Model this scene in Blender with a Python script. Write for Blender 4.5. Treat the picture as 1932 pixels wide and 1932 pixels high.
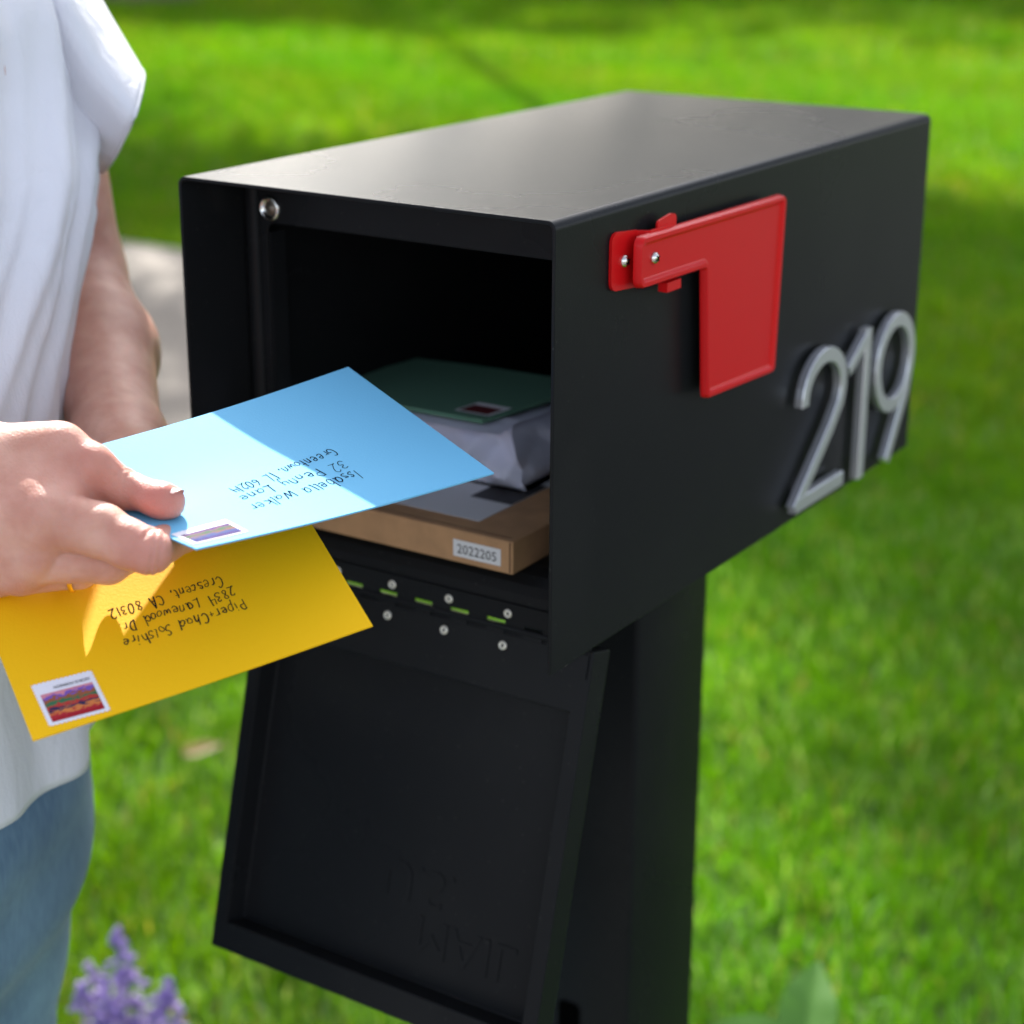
import bpy, bmesh, math, random
import numpy as np
from mathutils import Vector, Matrix

# ------------------------------------------------------------------ scene, camera, light
for o in list(bpy.data.objects):
    bpy.data.objects.remove(o)
SC = bpy.context.scene
COL = SC.collection
random.seed(4)
RNG = np.random.default_rng(4)
R = math.radians
ZT = 1.33                                   # height of the mailbox roof above the lawn
CAM_R = np.array([[0.83717131, 0.54693024, 0.00339244],      # right
                  [0.18230314, -0.27318786, -0.94452843],    # down
                  [-0.51566439, 0.79135056, -0.32841214]])   # forward
CAM_P = np.array([0.6535, -0.8390, ZT + 0.1813])
FPX = 5888.72 / 3200 * 1932                 # focal length in pixels of the 1932 px wide view

cam_d = bpy.data.cameras.new('camera')
cam = bpy.data.objects.new('camera', cam_d)
COL.objects.link(cam)
m = Matrix.Identity(4)
for i in range(3):
    m[i][0] = CAM_R[0][i]
    m[i][1] = -CAM_R[1][i]
    m[i][2] = -CAM_R[2][i]
    m[i][3] = CAM_P[i]
cam.matrix_world = m
cam_d.sensor_width = 36
cam_d.lens = 5888.72 / 3200 * 36
cam_d.clip_start = 0.05
cam_d.clip_end = 800
cam_d.dof.use_dof = True
cam_d.dof.focus_distance = 0.985
cam_d.dof.aperture_fstop = 5.6
cam_d.dof.aperture_blades = 9
SC.camera = cam

SUN_AZ, SUN_EL = -45.0, 34.0                # degrees: azimuth from +Y towards +X, elevation
az, el = R(SUN_AZ), R(SUN_EL)
SUN = Vector((math.sin(az) * math.cos(el), math.cos(az) * math.cos(el), math.sin(el)))
world = bpy.data.worlds.new('World')
SC.world = world
world.use_nodes = True
wn = world.node_tree
for n in list(wn.nodes):
    wn.nodes.remove(n)
sky = wn.nodes.new('ShaderNodeTexSky')
sky.sky_type = 'NISHITA'
sky.sun_disc = False
sky.sun_elevation = el
sky.sun_rotation = az
sky.air_density = 0.7
sky.dust_density = 2.2
sky.ozone_density = 0.5
bg = wn.nodes.new('ShaderNodeBackground')
bg.inputs['Strength'].default_value = 0.135
wo = wn.nodes.new('ShaderNodeOutputWorld')
haze_sky = wn.nodes.new('ShaderNodeHueSaturation')     # thin bright haze: the sky is paler than clear blue
haze_sky.inputs['Saturation'].default_value = 0.48
wn.links.new(sky.outputs[0], haze_sky.inputs['Color'])
wn.links.new(haze_sky.outputs[0], bg.inputs[0])
wn.links.new(bg.outputs[0], wo.inputs[0])
sun_d = bpy.data.lights.new('sun', 'SUN')
sun_d.energy = 3.6
sun_d.angle = R(0.53)
sun_d.color = (1.0, 0.975, 0.935)
sun = bpy.data.objects.new('sun', sun_d)
COL.objects.link(sun)
sun.rotation_euler = SUN.to_track_quat('Z', 'Y').to_euler()
sun.location = SUN * 30
vs = SC.view_settings
vs.view_transform = 'Standard'
vs.look = 'None'
vs.gamma = 1.0
vs.use_curve_mapping = False
vs.exposure = 1.78
SC.render.engine = 'CYCLES'
SC.cycles.max_bounces = 8
SC.cycles.transparent_max_bounces = 4
SC.cycles.caustics_reflective = False
SC.cycles.caustics_refractive = False


def at(x, y, d):
    """world point seen at (x, y) of the 1932 px view at depth d metres"""
    v = np.array([(x - 966) / FPX, (y - 966) / FPX, 1.0])
    return CAM_P + d * (CAM_R.T @ v)


def ground(x, y, z=0.0):
    v = CAM_R.T @ np.array([(x - 966) / FPX, (y - 966) / FPX, 1.0])
    return CAM_P + (z - CAM_P[2]) / v[2] * v


def onplane(x, y, p0, n):
    v = CAM_R.T @ np.array([(x - 966) / FPX, (y - 966) / FPX, 1.0])
    return CAM_P + (n @ (p0 - CAM_P)) / (n @ v) * v


def pix(p):
    q = CAM_R @ (np.asarray(p) - CAM_P)
    return 966 + FPX * q[0] / q[2], 966 + FPX * q[1] / q[2], q[2]


def U(v):
    v = np.asarray(v, float)
    return v / np.linalg.norm(v)


# ------------------------------------------------------------------ materials
def material(name):
    mt = bpy.data.materials.new(name)
    mt.use_nodes = True
    nt = mt.node_tree
    for n in list(nt.nodes):
        nt.nodes.remove(n)
    out = nt.nodes.new('ShaderNodeOutputMaterial')
    return mt, nt, out


def principled(name, col, rough=0.5, metal=0.0, bump=None, var=None, spec=0.5, coat=0.0,
               sss=0.0, sheen=0.0, coords='Object', roughvar=None, extra=None):
    """bump=(scale, strength, detail); var=(scale, amount) colour variation of the thing itself"""
    mt, nt, out = material(name)
    b = nt.nodes.new('ShaderNodeBsdfPrincipled')
    nt.links.new(b.outputs[0], out.inputs[0])
    b.inputs['Base Color'].default_value = (*col, 1)
    b.inputs['Roughness'].default_value = rough
    b.inputs['Metallic'].default_value = metal
    b.inputs['Specular IOR Level'].default_value = spec
    if coat:
        b.inputs['Coat Weight'].default_value = coat
        b.inputs['Coat Roughness'].default_value = 0.08
    if sss:
        b.inputs['Subsurface Weight'].default_value = sss
        b.inputs['Subsurface Radius'].default_value = (0.010, 0.004, 0.002)
        b.inputs['Subsurface Scale'].default_value = 0.5
    if sheen:
        b.inputs['Sheen Weight'].default_value = sheen
    tc = nt.nodes.new('ShaderNodeTexCoord')
    if bump:
        nz = nt.nodes.new('ShaderNodeTexNoise')
        nz.inputs['Scale'].default_value = bump[0]
        nz.inputs['Detail'].default_value = bump[2] if len(bump) > 2 else 3
        nt.links.new(tc.outputs[coords], nz.inputs['Vector'])
        bp = nt.nodes.new('ShaderNodeBump')
        bp.inputs['Strength'].default_value = bump[1]
        bp.inputs['Distance'].default_value = bump[3] if len(bump) > 3 else 0.001
        nt.links.new(nz.outputs['Fac'], bp.inputs['Height'])
        nt.links.new(bp.outputs[0], b.inputs['Normal'])
    if var:
        nz = nt.nodes.new('ShaderNodeTexNoise')
        nz.inputs['Scale'].default_value = var[0]
        nz.inputs['Detail'].default_value = 5
        nt.links.new(tc.outputs[coords], nz.inputs['Vector'])
        mr = nt.nodes.new('ShaderNodeMapRange')
        mr.inputs['From Min'].default_value = 0.3
        mr.inputs['From Max'].default_value = 0.7
        mr.inputs['To Min'].default_value = 1 - var[1]
        mr.inputs['To Max'].default_value = 1 + var[1]
        nt.links.new(nz.outputs['Fac'], mr.inputs['Value'])
        mx = nt.nodes.new('ShaderNodeVectorMath')
        mx.operation = 'SCALE'
        mx.inputs[0].default_value = col
        nt.links.new(mr.outputs[0], mx.inputs['Scale'])
        nt.links.new(mx.outputs[0], b.inputs['Base Color'])
    if roughvar:
        nz = nt.nodes.new('ShaderNodeTexNoise')
        nz.inputs['Scale'].default_value = roughvar[0]
        nz.inputs['Detail'].default_value = 6
        nt.links.new(tc.outputs[coords], nz.inputs['Vector'])
        mr = nt.nodes.new('ShaderNodeMapRange')
        mr.inputs['To Min'].default_value = rough - roughvar[1]
        mr.inputs['To Max'].default_value = rough + roughvar[1]
        nt.links.new(nz.outputs['Fac'], mr.inputs['Value'])
        nt.links.new(mr.outputs[0], b.inputs['Roughness'])
    return mt


def leaf_material(name, col, trans=0.45, rough=0.5, attr=None, tint=None, spec=0.35):
    """two-sided leaf: principled surface mixed with light shining through"""
    mt, nt, out = material(name)
    b = nt.nodes.new('ShaderNodeBsdfPrincipled')
    b.inputs['Base Color'].default_value = (*col, 1)
    b.inputs['Roughness'].default_value = rough
    b.inputs['Specular IOR Level'].default_value = spec
    t = nt.nodes.new('ShaderNodeBsdfTranslucent')
    tcol = tint or tuple(c * k for c, k in zip(col, (1.25, 1.25, 0.5)))
    t.inputs['Color'].default_value = (*tcol, 1)
    mx = nt.nodes.new('ShaderNodeMixShader')
    mx.inputs[0].default_value = trans
    nt.links.new(b.outputs[0], mx.inputs[1])
    nt.links.new(t.outputs[0], mx.inputs[2])
    nt.links.new(mx.outputs[0], out.inputs[0])
    if attr:
        a = nt.nodes.new('ShaderNodeAttribute')
        a.attribute_name = attr
        nt.links.new(a.outputs['Color'], b.inputs['Base Color'])
        sc = nt.nodes.new('ShaderNodeVectorMath')
        sc.operation = 'MULTIPLY'
        sc.inputs[1].default_value = (1.3, 1.25, 0.35)
        nt.links.new(a.outputs['Color'], sc.inputs[0])
        nt.links.new(sc.outputs[0], t.inputs['Color'])
    return mt


M = {}
M['powder'] = principled('black_powder_coat', (0.0090, 0.0094, 0.0102), 0.275, bump=(1100, 0.25, 2, 0.0004),
                         roughvar=(3, 0.012), spec=0.085)
_nt = M['powder'].node_tree
_b = next(n for n in _nt.nodes if n.type == 'BSDF_PRINCIPLED')
_tc = next(n for n in _nt.nodes if n.type == 'TEX_COORD')
_vo = _nt.nodes.new('ShaderNodeTexVoronoi')
_vo.inputs['Scale'].default_value = 130
_nt.links.new(_tc.outputs['Object'], _vo.inputs['Vector'])
_mr = _nt.nodes.new('ShaderNodeMapRange')
_mr.inputs['From Min'].default_value = 0.05
_mr.inputs['From Max'].default_value = 0.09
_mr.inputs['To Min'].default_value = 1.0
_mr.inputs['To Max'].default_value = 0.0
_nt.links.new(_vo.outputs['Distance'], _mr.inputs['Value'])
_nz = _nt.nodes.new('ShaderNodeTexNoise')
_nz.inputs['Scale'].default_value = 11
_nz.inputs['Detail'].default_value = 6
_nt.links.new(_tc.outputs['Object'], _nz.inputs['Vector'])
_m2 = _nt.nodes.new('ShaderNodeMapRange')
_m2.inputs['From Min'].default_value = 0.5
_m2.inputs['From Max'].default_value = 0.75
_m2.inputs['To Max'].default_value = 0.05
_nt.links.new(_nz.outputs['Fac'], _m2.inputs['Value'])
_ma = _nt.nodes.new('ShaderNodeMath')
_ma.operation = 'MULTIPLY_ADD'
_ma.inputs[1].default_value = 0.45
_nt.links.new(_mr.outputs[0], _ma.inputs[0])
_nt.links.new(_m2.outputs[0], _ma.inputs[2])
_mx = _nt.nodes.new('ShaderNodeMix')
_mx.data_type = 'RGBA'
_mx.inputs[6].default_value = (0.0110, 0.0116, 0.0126, 1)
_mx.inputs[7].default_value = (0.075, 0.075, 0.068, 1)
_nt.links.new(_ma.outputs[0], _mx.inputs['Factor'])
_nt.links.new(_mx.outputs[2], _b.inputs['Base Color'])
M['red'] = principled('red_gloss_paint', (0.64, 0.008, 0.010), 0.30, bump=(260, 0.05, 2), spec=0.22)
M['chrome'] = principled('plated_steel', (0.72, 0.70, 0.66), 0.16, 1.0)
M['rivet'] = principled('aluminium_rivet', (0.78, 0.75, 0.66), 0.42, 0.65)
M['hole'] = principled('dark_bore', (0.0015, 0.0015, 0.0015), 0.9, spec=0.0)  # near-black colour stands in for the shade inside bores and slots
M['brushed'] = principled('brushed_aluminium', (0.72, 0.73, 0.76), 0.35, 0.88, bump=(500, 0.08, 2))
M['blue'] = principled('pale_blue_paper', (0.17, 0.49, 0.74), 0.75, bump=(700, 0.16, 4), spec=0.15)
M['yellow'] = principled('golden_yellow_paper', (0.95, 0.53, 0.004), 0.72, bump=(700, 0.16, 4), spec=0.2)
M['green'] = principled('sage_green_paper', (0.10, 0.22, 0.155), 0.75, bump=(700, 0.10, 4), spec=0.3)
M['ink'] = principled('blue_black_ink', (0.008, 0.010, 0.025), 0.95, spec=0.0)
M['kraft'] = principled('kraft_cardboard', (0.42, 0.235, 0.115), 0.8, bump=(420, 0.12, 4), var=(60, 0.12))
M['label'] = principled('label_paper', (0.66, 0.66, 0.68), 0.55)
M['label_black'] = principled('label_print_black', (0.014, 0.013, 0.015), 0.5)
M['poly'] = principled('white_poly_mailer', (0.66, 0.67, 0.80), 0.42, bump=(35, 0.35, 3, 0.003))
M['stamp'] = principled('stamp_paper', (0.80, 0.79, 0.84), 0.8, spec=0.1)
M['concrete'] = principled('concrete', (0.24, 0.205, 0.165), 0.9, bump=(60, 0.5, 6, 0.004), var=(6, 0.12))
M['soil'] = principled('mulch', (0.05, 0.032, 0.02), 0.95, bump=(30, 0.8, 6, 0.02), var=(14, 0.4))
M['bark'] = principled('bark', (0.10, 0.075, 0.055), 0.95, bump=(14, 0.9, 8, 0.03), var=(8, 0.3))
M['cotton'] = None
M['nail'] = principled('fingernail', (0.80, 0.56, 0.50), 0.18, spec=0.6)
M['gold'] = principled('gold', (0.95, 0.66, 0.26), 0.2, 1.0)
M['shoe'] = principled('shoe_leather', (0.55, 0.52, 0.48), 0.6)
M['hair'] = principled('brown_hair', (0.07, 0.035, 0.018), 0.5, bump=(120, 0.6, 3, 0.004))
M['stem'] = leaf_material('stem_green', (0.09, 0.15, 0.03), 0.15)
M['petal'] = leaf_material('violet_petals', (0.34, 0.24, 0.56), 0.35, tint=(0.38, 0.25, 0.66))
M['petal_pale'] = leaf_material('pale_violet_petals', (0.48, 0.37, 0.64), 0.35, tint=(0.5, 0.36, 0.70))
M['catleaf'] = leaf_material('grey_green_leaf', (0.10, 0.17, 0.055), 0.35)
M['broadleaf'] = leaf_material('blue_green_broad_leaf', (0.12, 0.27, 0.05), 0.40, 0.36, tint=(0.15, 0.36, 0.03))
M['dryleaf'] = leaf_material('dry_leaf', (0.46, 0.32, 0.13), 0.3, tint=(0.5, 0.3, 0.08))
M['treeleaf'] = leaf_material('tree_leaf', (0.05, 0.11, 0.018), 0.4, 0.45)
M['grass'] = leaf_material('grass_blade', (0.09, 0.24, 0.012), 0.45, 0.5, attr='tone', spec=0.18)


def denim():
    mt, nt, out = material('washed_denim')
    b = nt.nodes.new('ShaderNodeBsdfPrincipled')
    nt.links.new(b.outputs[0], out.inputs[0])
    b.inputs['Roughness'].default_value = 0.85
    b.inputs['Sheen Weight'].default_value = 0.15
    tc = nt.nodes.new('ShaderNodeTexCoord')
    a = nt.nodes.new('ShaderNodeTexNoise')
    a.inputs['Scale'].default_value = 9
    a.inputs['Detail'].default_value = 5
    nt.links.new(tc.outputs['Object'], a.inputs['Vector'])
    mp = nt.nodes.new('ShaderNodeMapping')
    mp.inputs['Scale'].default_value = (420, 420, 60)
    nt.links.new(tc.outputs['Object'], mp.inputs['Vector'])
    f = nt.nodes.new('ShaderNodeTexNoise')
    f.inputs['Scale'].default_value = 1
    f.inputs['Detail'].default_value = 3
    nt.links.new(mp.outputs[0], f.inputs['Vector'])
    ad = nt.nodes.new('ShaderNodeMath')
    ad.operation = 'MULTIPLY_ADD'
    ad.inputs[1].default_value = 0.45
    nt.links.new(f.outputs['Fac'], ad.inputs[0])
    nt.links.new(a.outputs['Fac'], ad.inputs[2])
    rp = nt.nodes.new('ShaderNodeValToRGB')
    rp.color_ramp.elements[0].position = 0.45
    rp.color_ramp.elements[0].color = (0.055, 0.115, 0.22, 1)
    rp.color_ramp.elements[1].position = 0.95
    rp.color_ramp.elements[1].color = (0.19, 0.32, 0.44, 1)
    nt.links.new(ad.outputs[0], rp.inputs[0])
    nt.links.new(rp.outputs[0], b.inputs['Base Color'])
    bp = nt.nodes.new('ShaderNodeBump')
    bp.inputs['Strength'].default_value = 0.4
    bp.inputs['Distance'].default_value = 0.001
    nt.links.new(f.outputs['Fac'], bp.inputs['Height'])
    nt.links.new(bp.outputs[0], b.inputs['Normal'])
    return mt


def cotton():
    mt, nt, out = material('white_cotton_gauze')
    b = nt.nodes.new('ShaderNodeBsdfPrincipled')
    b.inputs['Base Color'].default_value = (0.90, 0.90, 0.95, 1)
    b.inputs['Roughness'].default_value = 0.9
    b.inputs['Sheen Weight'].default_value = 0.2
    t = nt.nodes.new('ShaderNodeBsdfTranslucent')
    t.inputs['Color'].default_value = (0.72, 0.70, 0.74, 1)
    mx = nt.nodes.new('ShaderNodeMixShader')
    mx.inputs[0].default_value = 0.22
    nt.links.new(b.outputs[0], mx.inputs[1])
    nt.links.new(t.outputs[0], mx.inputs[2])
    nt.links.new(mx.outputs[0], out.inputs[0])
    tc = nt.nodes.new('ShaderNodeTexCoord')
    mp = nt.nodes.new('ShaderNodeMapping')
    mp.inputs['Scale'].default_value = (34, 34, 13)
    mp.inputs['Rotation'].default_value = (0.25, 0.3, 0)
    nt.links.new(tc.outputs['Object'], mp.inputs['Vector'])
    a = nt.nodes.new('ShaderNodeTexNoise')
    a.inputs['Scale'].default_value = 1
    a.inputs['Detail'].default_value = 4
    a.inputs['Distortion'].default_value = 0.6
    nt.links.new(mp.outputs[0], a.inputs['Vector'])
    w = nt.nodes.new('ShaderNodeTexNoise')
    w.inputs['Scale'].default_value = 600
    nt.links.new(tc.outputs['Object'], w.inputs['Vector'])
    bp = nt.nodes.new('ShaderNodeBump')
    bp.inputs['Strength'].default_value = 0.38
    bp.inputs['Distance'].default_value = 0.010
    rg = nt.nodes.new('ShaderNodeMath')
    rg.operation = 'SUBTRACT'
    rg.inputs[1].default_value = 0.5
    nt.links.new(a.outputs['Fac'], rg.inputs[0])
    ab = nt.nodes.new('ShaderNodeMath')
    ab.operation = 'ABSOLUTE'
    nt.links.new(rg.outputs[0], ab.inputs[0])
    nt.links.new(ab.outputs[0], bp.inputs['Height'])
    b2 = nt.nodes.new('ShaderNodeBump')
    b2.inputs['Strength'].default_value = 0.35
    b2.inputs['Distance'].default_value = 0.0008
    nt.links.new(w.outputs['Fac'], b2.inputs['Height'])
    nt.links.new(bp.outputs[0], b2.inputs['Normal'])
    nt.links.new(b2.outputs[0], b.inputs['Normal'])
    nt.links.new(b2.outputs[0], t.inputs['Normal'])
    return mt


def skin():
    mt, nt, out = material('skin')
    b = nt.nodes.new('ShaderNodeBsdfPrincipled')
    nt.links.new(b.outputs[0], out.inputs[0])
    b.inputs['Roughness'].default_value = 0.46
    b.inputs['Specular IOR Level'].default_value = 0.28
    b.inputs['Subsurface Weight'].default_value = 0.5
    b.inputs['Subsurface Radius'].default_value = (0.9, 0.32, 0.18)
    b.inputs['Subsurface Scale'].default_value = 0.006
    tc = nt.nodes.new('ShaderNodeTexCoord')
    a = nt.nodes.new('ShaderNodeTexNoise')
    a.inputs['Scale'].default_value = 55
    a.inputs['Detail'].default_value = 5
    nt.links.new(tc.outputs['Object'], a.inputs['Vector'])
    rp = nt.nodes.new('ShaderNodeValToRGB')
    rp.color_ramp.elements[0].position = 0.35
    rp.color_ramp.elements[0].color = (0.58, 0.285, 0.205, 1)
    rp.color_ramp.elements[1].position = 0.68
    rp.color_ramp.elements[1].color = (0.70, 0.395, 0.30, 1)
    nt.links.new(a.outputs['Fac'], rp.inputs[0])
    at_ = nt.nodes.new('ShaderNodeAttribute')
    at_.attribute_name = 'blush'
    mx = nt.nodes.new('ShaderNodeMix')
    mx.data_type = 'RGBA'
    nt.links.new(at_.outputs['Fac'], mx.inputs['Factor'])
    nt.links.new(rp.outputs[0], mx.inputs[6])
    mx.inputs[7].default_value = (0.52, 0.135, 0.115, 1)
    # small freckles
    vo = nt.nodes.new('ShaderNodeTexVoronoi')
    vo.inputs['Scale'].default_value = 95
    nt.links.new(tc.outputs['Object'], vo.inputs['Vector'])
    lt = nt.nodes.new('ShaderNodeMapRange')
    lt.inputs['From Min'].default_value = 0.06
    lt.inputs['From Max'].default_value = 0.15
    lt.inputs['To Min'].default_value = 0.16
    lt.inputs['To Max'].default_value = 0.0
    nt.links.new(vo.outputs['Distance'], lt.inputs['Value'])
    mf = nt.nodes.new('ShaderNodeMix')
    mf.data_type = 'RGBA'
    nt.links.new(lt.outputs[0], mf.inputs['Factor'])
    nt.links.new(mx.outputs[2], mf.inputs[6])
    mf.inputs[7].default_value = (0.45, 0.22, 0.13, 1)
    nt.links.new(mf.outputs[2], b.inputs['Base Color'])
    f = nt.nodes.new('ShaderNodeTexNoise')
    f.inputs['Scale'].default_value = 700
    f.inputs['Detail'].default_value = 3
    nt.links.new(tc.outputs['Object'], f.inputs['Vector'])
    v2 = nt.nodes.new('ShaderNodeTexVoronoi')
    v2.inputs['Scale'].default_value = 650
    v2.feature = 'DISTANCE_TO_EDGE'
    nt.links.new(tc.outputs['Object'], v2.inputs['Vector'])
    bp = nt.nodes.new('ShaderNodeBump')
    bp.inputs['Strength'].default_value = 0.30
    bp.inputs['Distance'].default_value = 0.0010
    nt.links.new(f.outputs['Fac'], bp.inputs['Height'])
    b2 = nt.nodes.new('ShaderNodeBump')
    b2.inputs['Strength'].default_value = 0.22
    b2.inputs['Distance'].default_value = 0.0008
    nt.links.new(v2.outputs['Distance'], b2.inputs['Height'])
    nt.links.new(bp.outputs[0], b2.inputs['Normal'])
    nt.links.new(b2.outputs[0], b.inputs['Normal'])
    return mt


M['denim'] = denim()
M['cotton'] = cotton()
M['skin'] = skin()


def print_material(name, cols, seed):
    """flat print on a stamp: wavy colour bands in the stamp's own UV"""
    mt, nt, out = material(name)
    b = nt.nodes.new('ShaderNodeBsdfPrincipled')
    b.inputs['Roughness'].default_value = 0.8
    b.inputs['Specular IOR Level'].default_value = 0.08
    nt.links.new(b.outputs[0], out.inputs[0])
    uv = nt.nodes.new('ShaderNodeUVMap')
    mp = nt.nodes.new('ShaderNodeMapping')
    mp.inputs['Location'].default_value = (seed, seed * 2, 0)
    mp.inputs['Scale'].default_value = (5, 9, 1)
    nt.links.new(uv.outputs[0], mp.inputs['Vector'])
    nz = nt.nodes.new('ShaderNodeTexNoise')
    nz.inputs['Scale'].default_value = 1.2
    nz.inputs['Detail'].default_value = 4
    nt.links.new(mp.outputs[0], nz.inputs['Vector'])
    sp = nt.nodes.new('ShaderNodeSeparateXYZ')
    nt.links.new(uv.outputs[0], sp.inputs[0])
    ma = nt.nodes.new('ShaderNodeMath')
    ma.operation = 'MULTIPLY_ADD'
    ma.inputs[1].default_value = 0.55
    nt.links.new(nz.outputs['Fac'], ma.inputs[0])
    nt.links.new(sp.outputs['Y'], ma.inputs[2])
    sb = nt.nodes.new('ShaderNodeMath')
    sb.operation = 'SUBTRACT'
    sb.inputs[1].default_value = 0.28
    nt.links.new(ma.outputs[0], sb.inputs[0])
    rp = nt.nodes.new('ShaderNodeValToRGB')
    rp.color_ramp.interpolation = 'CONSTANT'
    e = rp.color_ramp.elements
    e[0].position = 0
    e[0].color = (*cols[0], 1)
    e[1].position = 0.99
    e[1].color = (*cols[-1], 1)
    for i in range(1, len(cols)):
        q = e.new(i / len(cols))
        q.color = (*cols[i], 1)
    nt.links.new(sb.outputs[0], rp.inputs[0])
    nt.links.new(rp.outputs[0], b.inputs['Base Color'])
    return mt


M['print_a'] = print_material('stamp_print_red', [(0.35, 0.02, 0.03), (0.42, 0.03, 0.04), (0.62, 0.20, 0.06), (0.03, 0.03, 0.08),
                              (0.45, 0.05, 0.04), (0.05, 0.16, 0.08), (0.30, 0.10, 0.05), (0.18, 0.10, 0.42), (0.62, 0.24, 0.30)], 3.1)
M['print_b'] = print_material('stamp_print_violet', [(0.07, 0.035, 0.14), (0.045, 0.055, 0.18), (0.06, 0.08, 0.20), (0.19, 0.095, 0.08),
                              (0.06, 0.12, 0.07), (0.17, 0.085, 0.13), (0.08, 0.045, 0.15)], 7.7)
M['print_c'] = print_material('stamp_print_dark', [(0.10, 0.02, 0.02), (0.14, 0.03, 0.03), (0.08, 0.015, 0.02), (0.16, 0.04, 0.05)], 1.3)


# ------------------------------------------------------------------ object helpers
def tag(o, label=None, cat=None, group=None, kind=None):
    if label:
        o['label'] = label
    if cat:
        o['category'] = cat
    if group:
        o['group'] = group
    if kind:
        o['kind'] = kind
    return o


def thing(name, loc, label, cat, group=None):
    o = bpy.data.objects.new(name, None)
    o.empty_display_size = 0.05
    COL.objects.link(o)
    o.matrix_world = Matrix.Translation(Vector(loc))
    return tag(o, label, cat, group)


def link(name, me, mat, parent=None, label=None):
    o = bpy.data.objects.new(name, me)
    if mat and not me.materials:
        me.materials.append(mat)
    COL.objects.link(o)
    if parent:
        o.parent = parent
        w = parent.matrix_world if parent.parent is None else parent.parent.matrix_world
        o.matrix_parent_inverse = Matrix.Translation(-w.to_translation()) if parent.parent is None else Matrix.Identity(4)
        if parent.parent is not None:
            # the parent's own world matrix is identity (its mesh is in world space)
            o.matrix_parent_inverse = Matrix.Identity(4)
    if label:
        o['label'] = label
    return o


def mesh(name, verts, faces, mat, parent=None, smooth=False, label=None):
    me = bpy.data.meshes.new(name)
    me.from_pydata([tuple(map(float, v)) for v in verts], [], faces)
    me.update()
    if smooth:
        me.polygons.foreach_set('use_smooth', [True] * len(me.polygons))
    return link(name, me, mat, parent, label)


def from_bm(name, bm, mat, parent=None, smooth=False, label=None):
    bm.normal_update()
    bmesh.ops.recalc_face_normals(bm, faces=bm.faces)
    me = bpy.data.meshes.new(name)
    bm.to_mesh(me)
    bm.free()
    if smooth:
        me.polygons.foreach_set('use_smooth', [True] * len(me.polygons))
    return link(name, me, mat, parent, label)


def bevel(o, width, seg=2, angle=30):
    b = o.modifiers.new('edge', 'BEVEL')
    b.width = width
    b.segments = seg
    b.limit_method = 'ANGLE'
    b.angle_limit = R(angle)
    b.harden_normals = False
    return o


def bm_box(bm, x0, x1, y0, y1, z0, z1, frame=None):
    vs_ = []
    for x in (x0, x1):
        for y in (y0, y1):
            for z in (z0, z1):
                p = Vector((x, y, z))
                vs_.append(bm.verts.new(frame @ p if frame else p))
    for f in ((0, 1, 3, 2), (4, 6, 7, 5), (0, 4, 5, 1), (2, 3, 7, 6), (0, 2, 6, 4), (1, 5, 7, 3)):
        bm.faces.new([vs_[i] for i in f])


def bm_prism(bm, poly, to3, d0, d1):
    """closed polygon extruded between d0 and d1; to3(u, v, d) -> point"""
    a = [bm.verts.new(to3(u, v, d0)) for u, v in poly]
    b = [bm.verts.new(to3(u, v, d1)) for u, v in poly]
    bm.faces.new(a[::-1])
    bm.faces.new(b)
    n = len(poly)
    for i in range(n):
        bm.faces.new((a[i], a[(i + 1) % n], b[(i + 1) % n], b[i]))


def rounded(poly, r, seg=5):
    """round the corners of a polygon; r number or per-corner list"""
    out = []
    n = len(poly)
    for i in range(n):
        rr = r[i] if isinstance(r, (list, tuple)) else r
        p = np.array(poly[i], float)
        if rr <= 0:
            out.append(tuple(p))
            continue
        a = U(np.array(poly[i - 1]) - p)
        b = U(np.array(poly[(i + 1) % n]) - p)
        ang = math.acos(max(-1, min(1, a @ b)))
        t = rr / math.tan(ang / 2)
        c = p + U(a + b) * rr / math.sin(ang / 2)
        s, e = p + a * t, p + b * t
        a0 = math.atan2(*(s - c)[::-1])
        a1 = math.atan2(*(e - c)[::-1])
        dlt = (a1 - a0 + math.pi) % (2 * math.pi) - math.pi
        for k in range(seg + 1):
            th = a0 + dlt * k / seg
            out.append((c[0] + rr * math.cos(th), c[1] + rr * math.sin(th)))
    return out


def offset_poly(poly, d):
    """mitred inward offset (counter-clockwise polygon, d > 0 goes in)"""
    P_ = np.array(poly, float)
    n = len(P_)
    area = 0.5 * sum(P_[i][0] * P_[(i + 1) % n][1] - P_[(i + 1) % n][0] * P_[i][1] for i in range(n))
    sg = 1 if area > 0 else -1
    out = []
    for i in range(n):
        a = U(P_[i] - P_[i - 1])
        b = U(P_[(i + 1) % n] - P_[i])
        na = np.array([-a[1], a[0]]) * sg
        nb = np.array([-b[1], b[0]]) * sg
        h = U(na + nb)
        out.append(tuple(P_[i] + h * d / max(0.3, h @ na)))
    return out


def lathe(bm, prof, frame, n=20):
    """profile [(radius, height)] turned about the frame's local z"""
    rings = []
    for r, h in prof:
        if r < 1e-6:
            rings.append([bm.verts.new(frame @ Vector((0, 0, h)))])
        else:
            rings.append([bm.verts.new(frame @ Vector((r * math.cos(2 * math.pi * k / n), r * math.sin(2 * math.pi * k / n), h))) for k in range(n)])
    for a, b in zip(rings, rings[1:]):
        for k in range(n):
            k2 = (k + 1) % n
            if len(a) == 1 and len(b) == 1:
                continue
            if len(a) == 1:
                bm.faces.new((a[0], b[k], b[k2]))
            elif len(b) == 1:
                bm.faces.new((a[k], a[k2], b[0]))
            else:
                bm.faces.new((a[k], a[k2], b[k2], b[k]))


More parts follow.
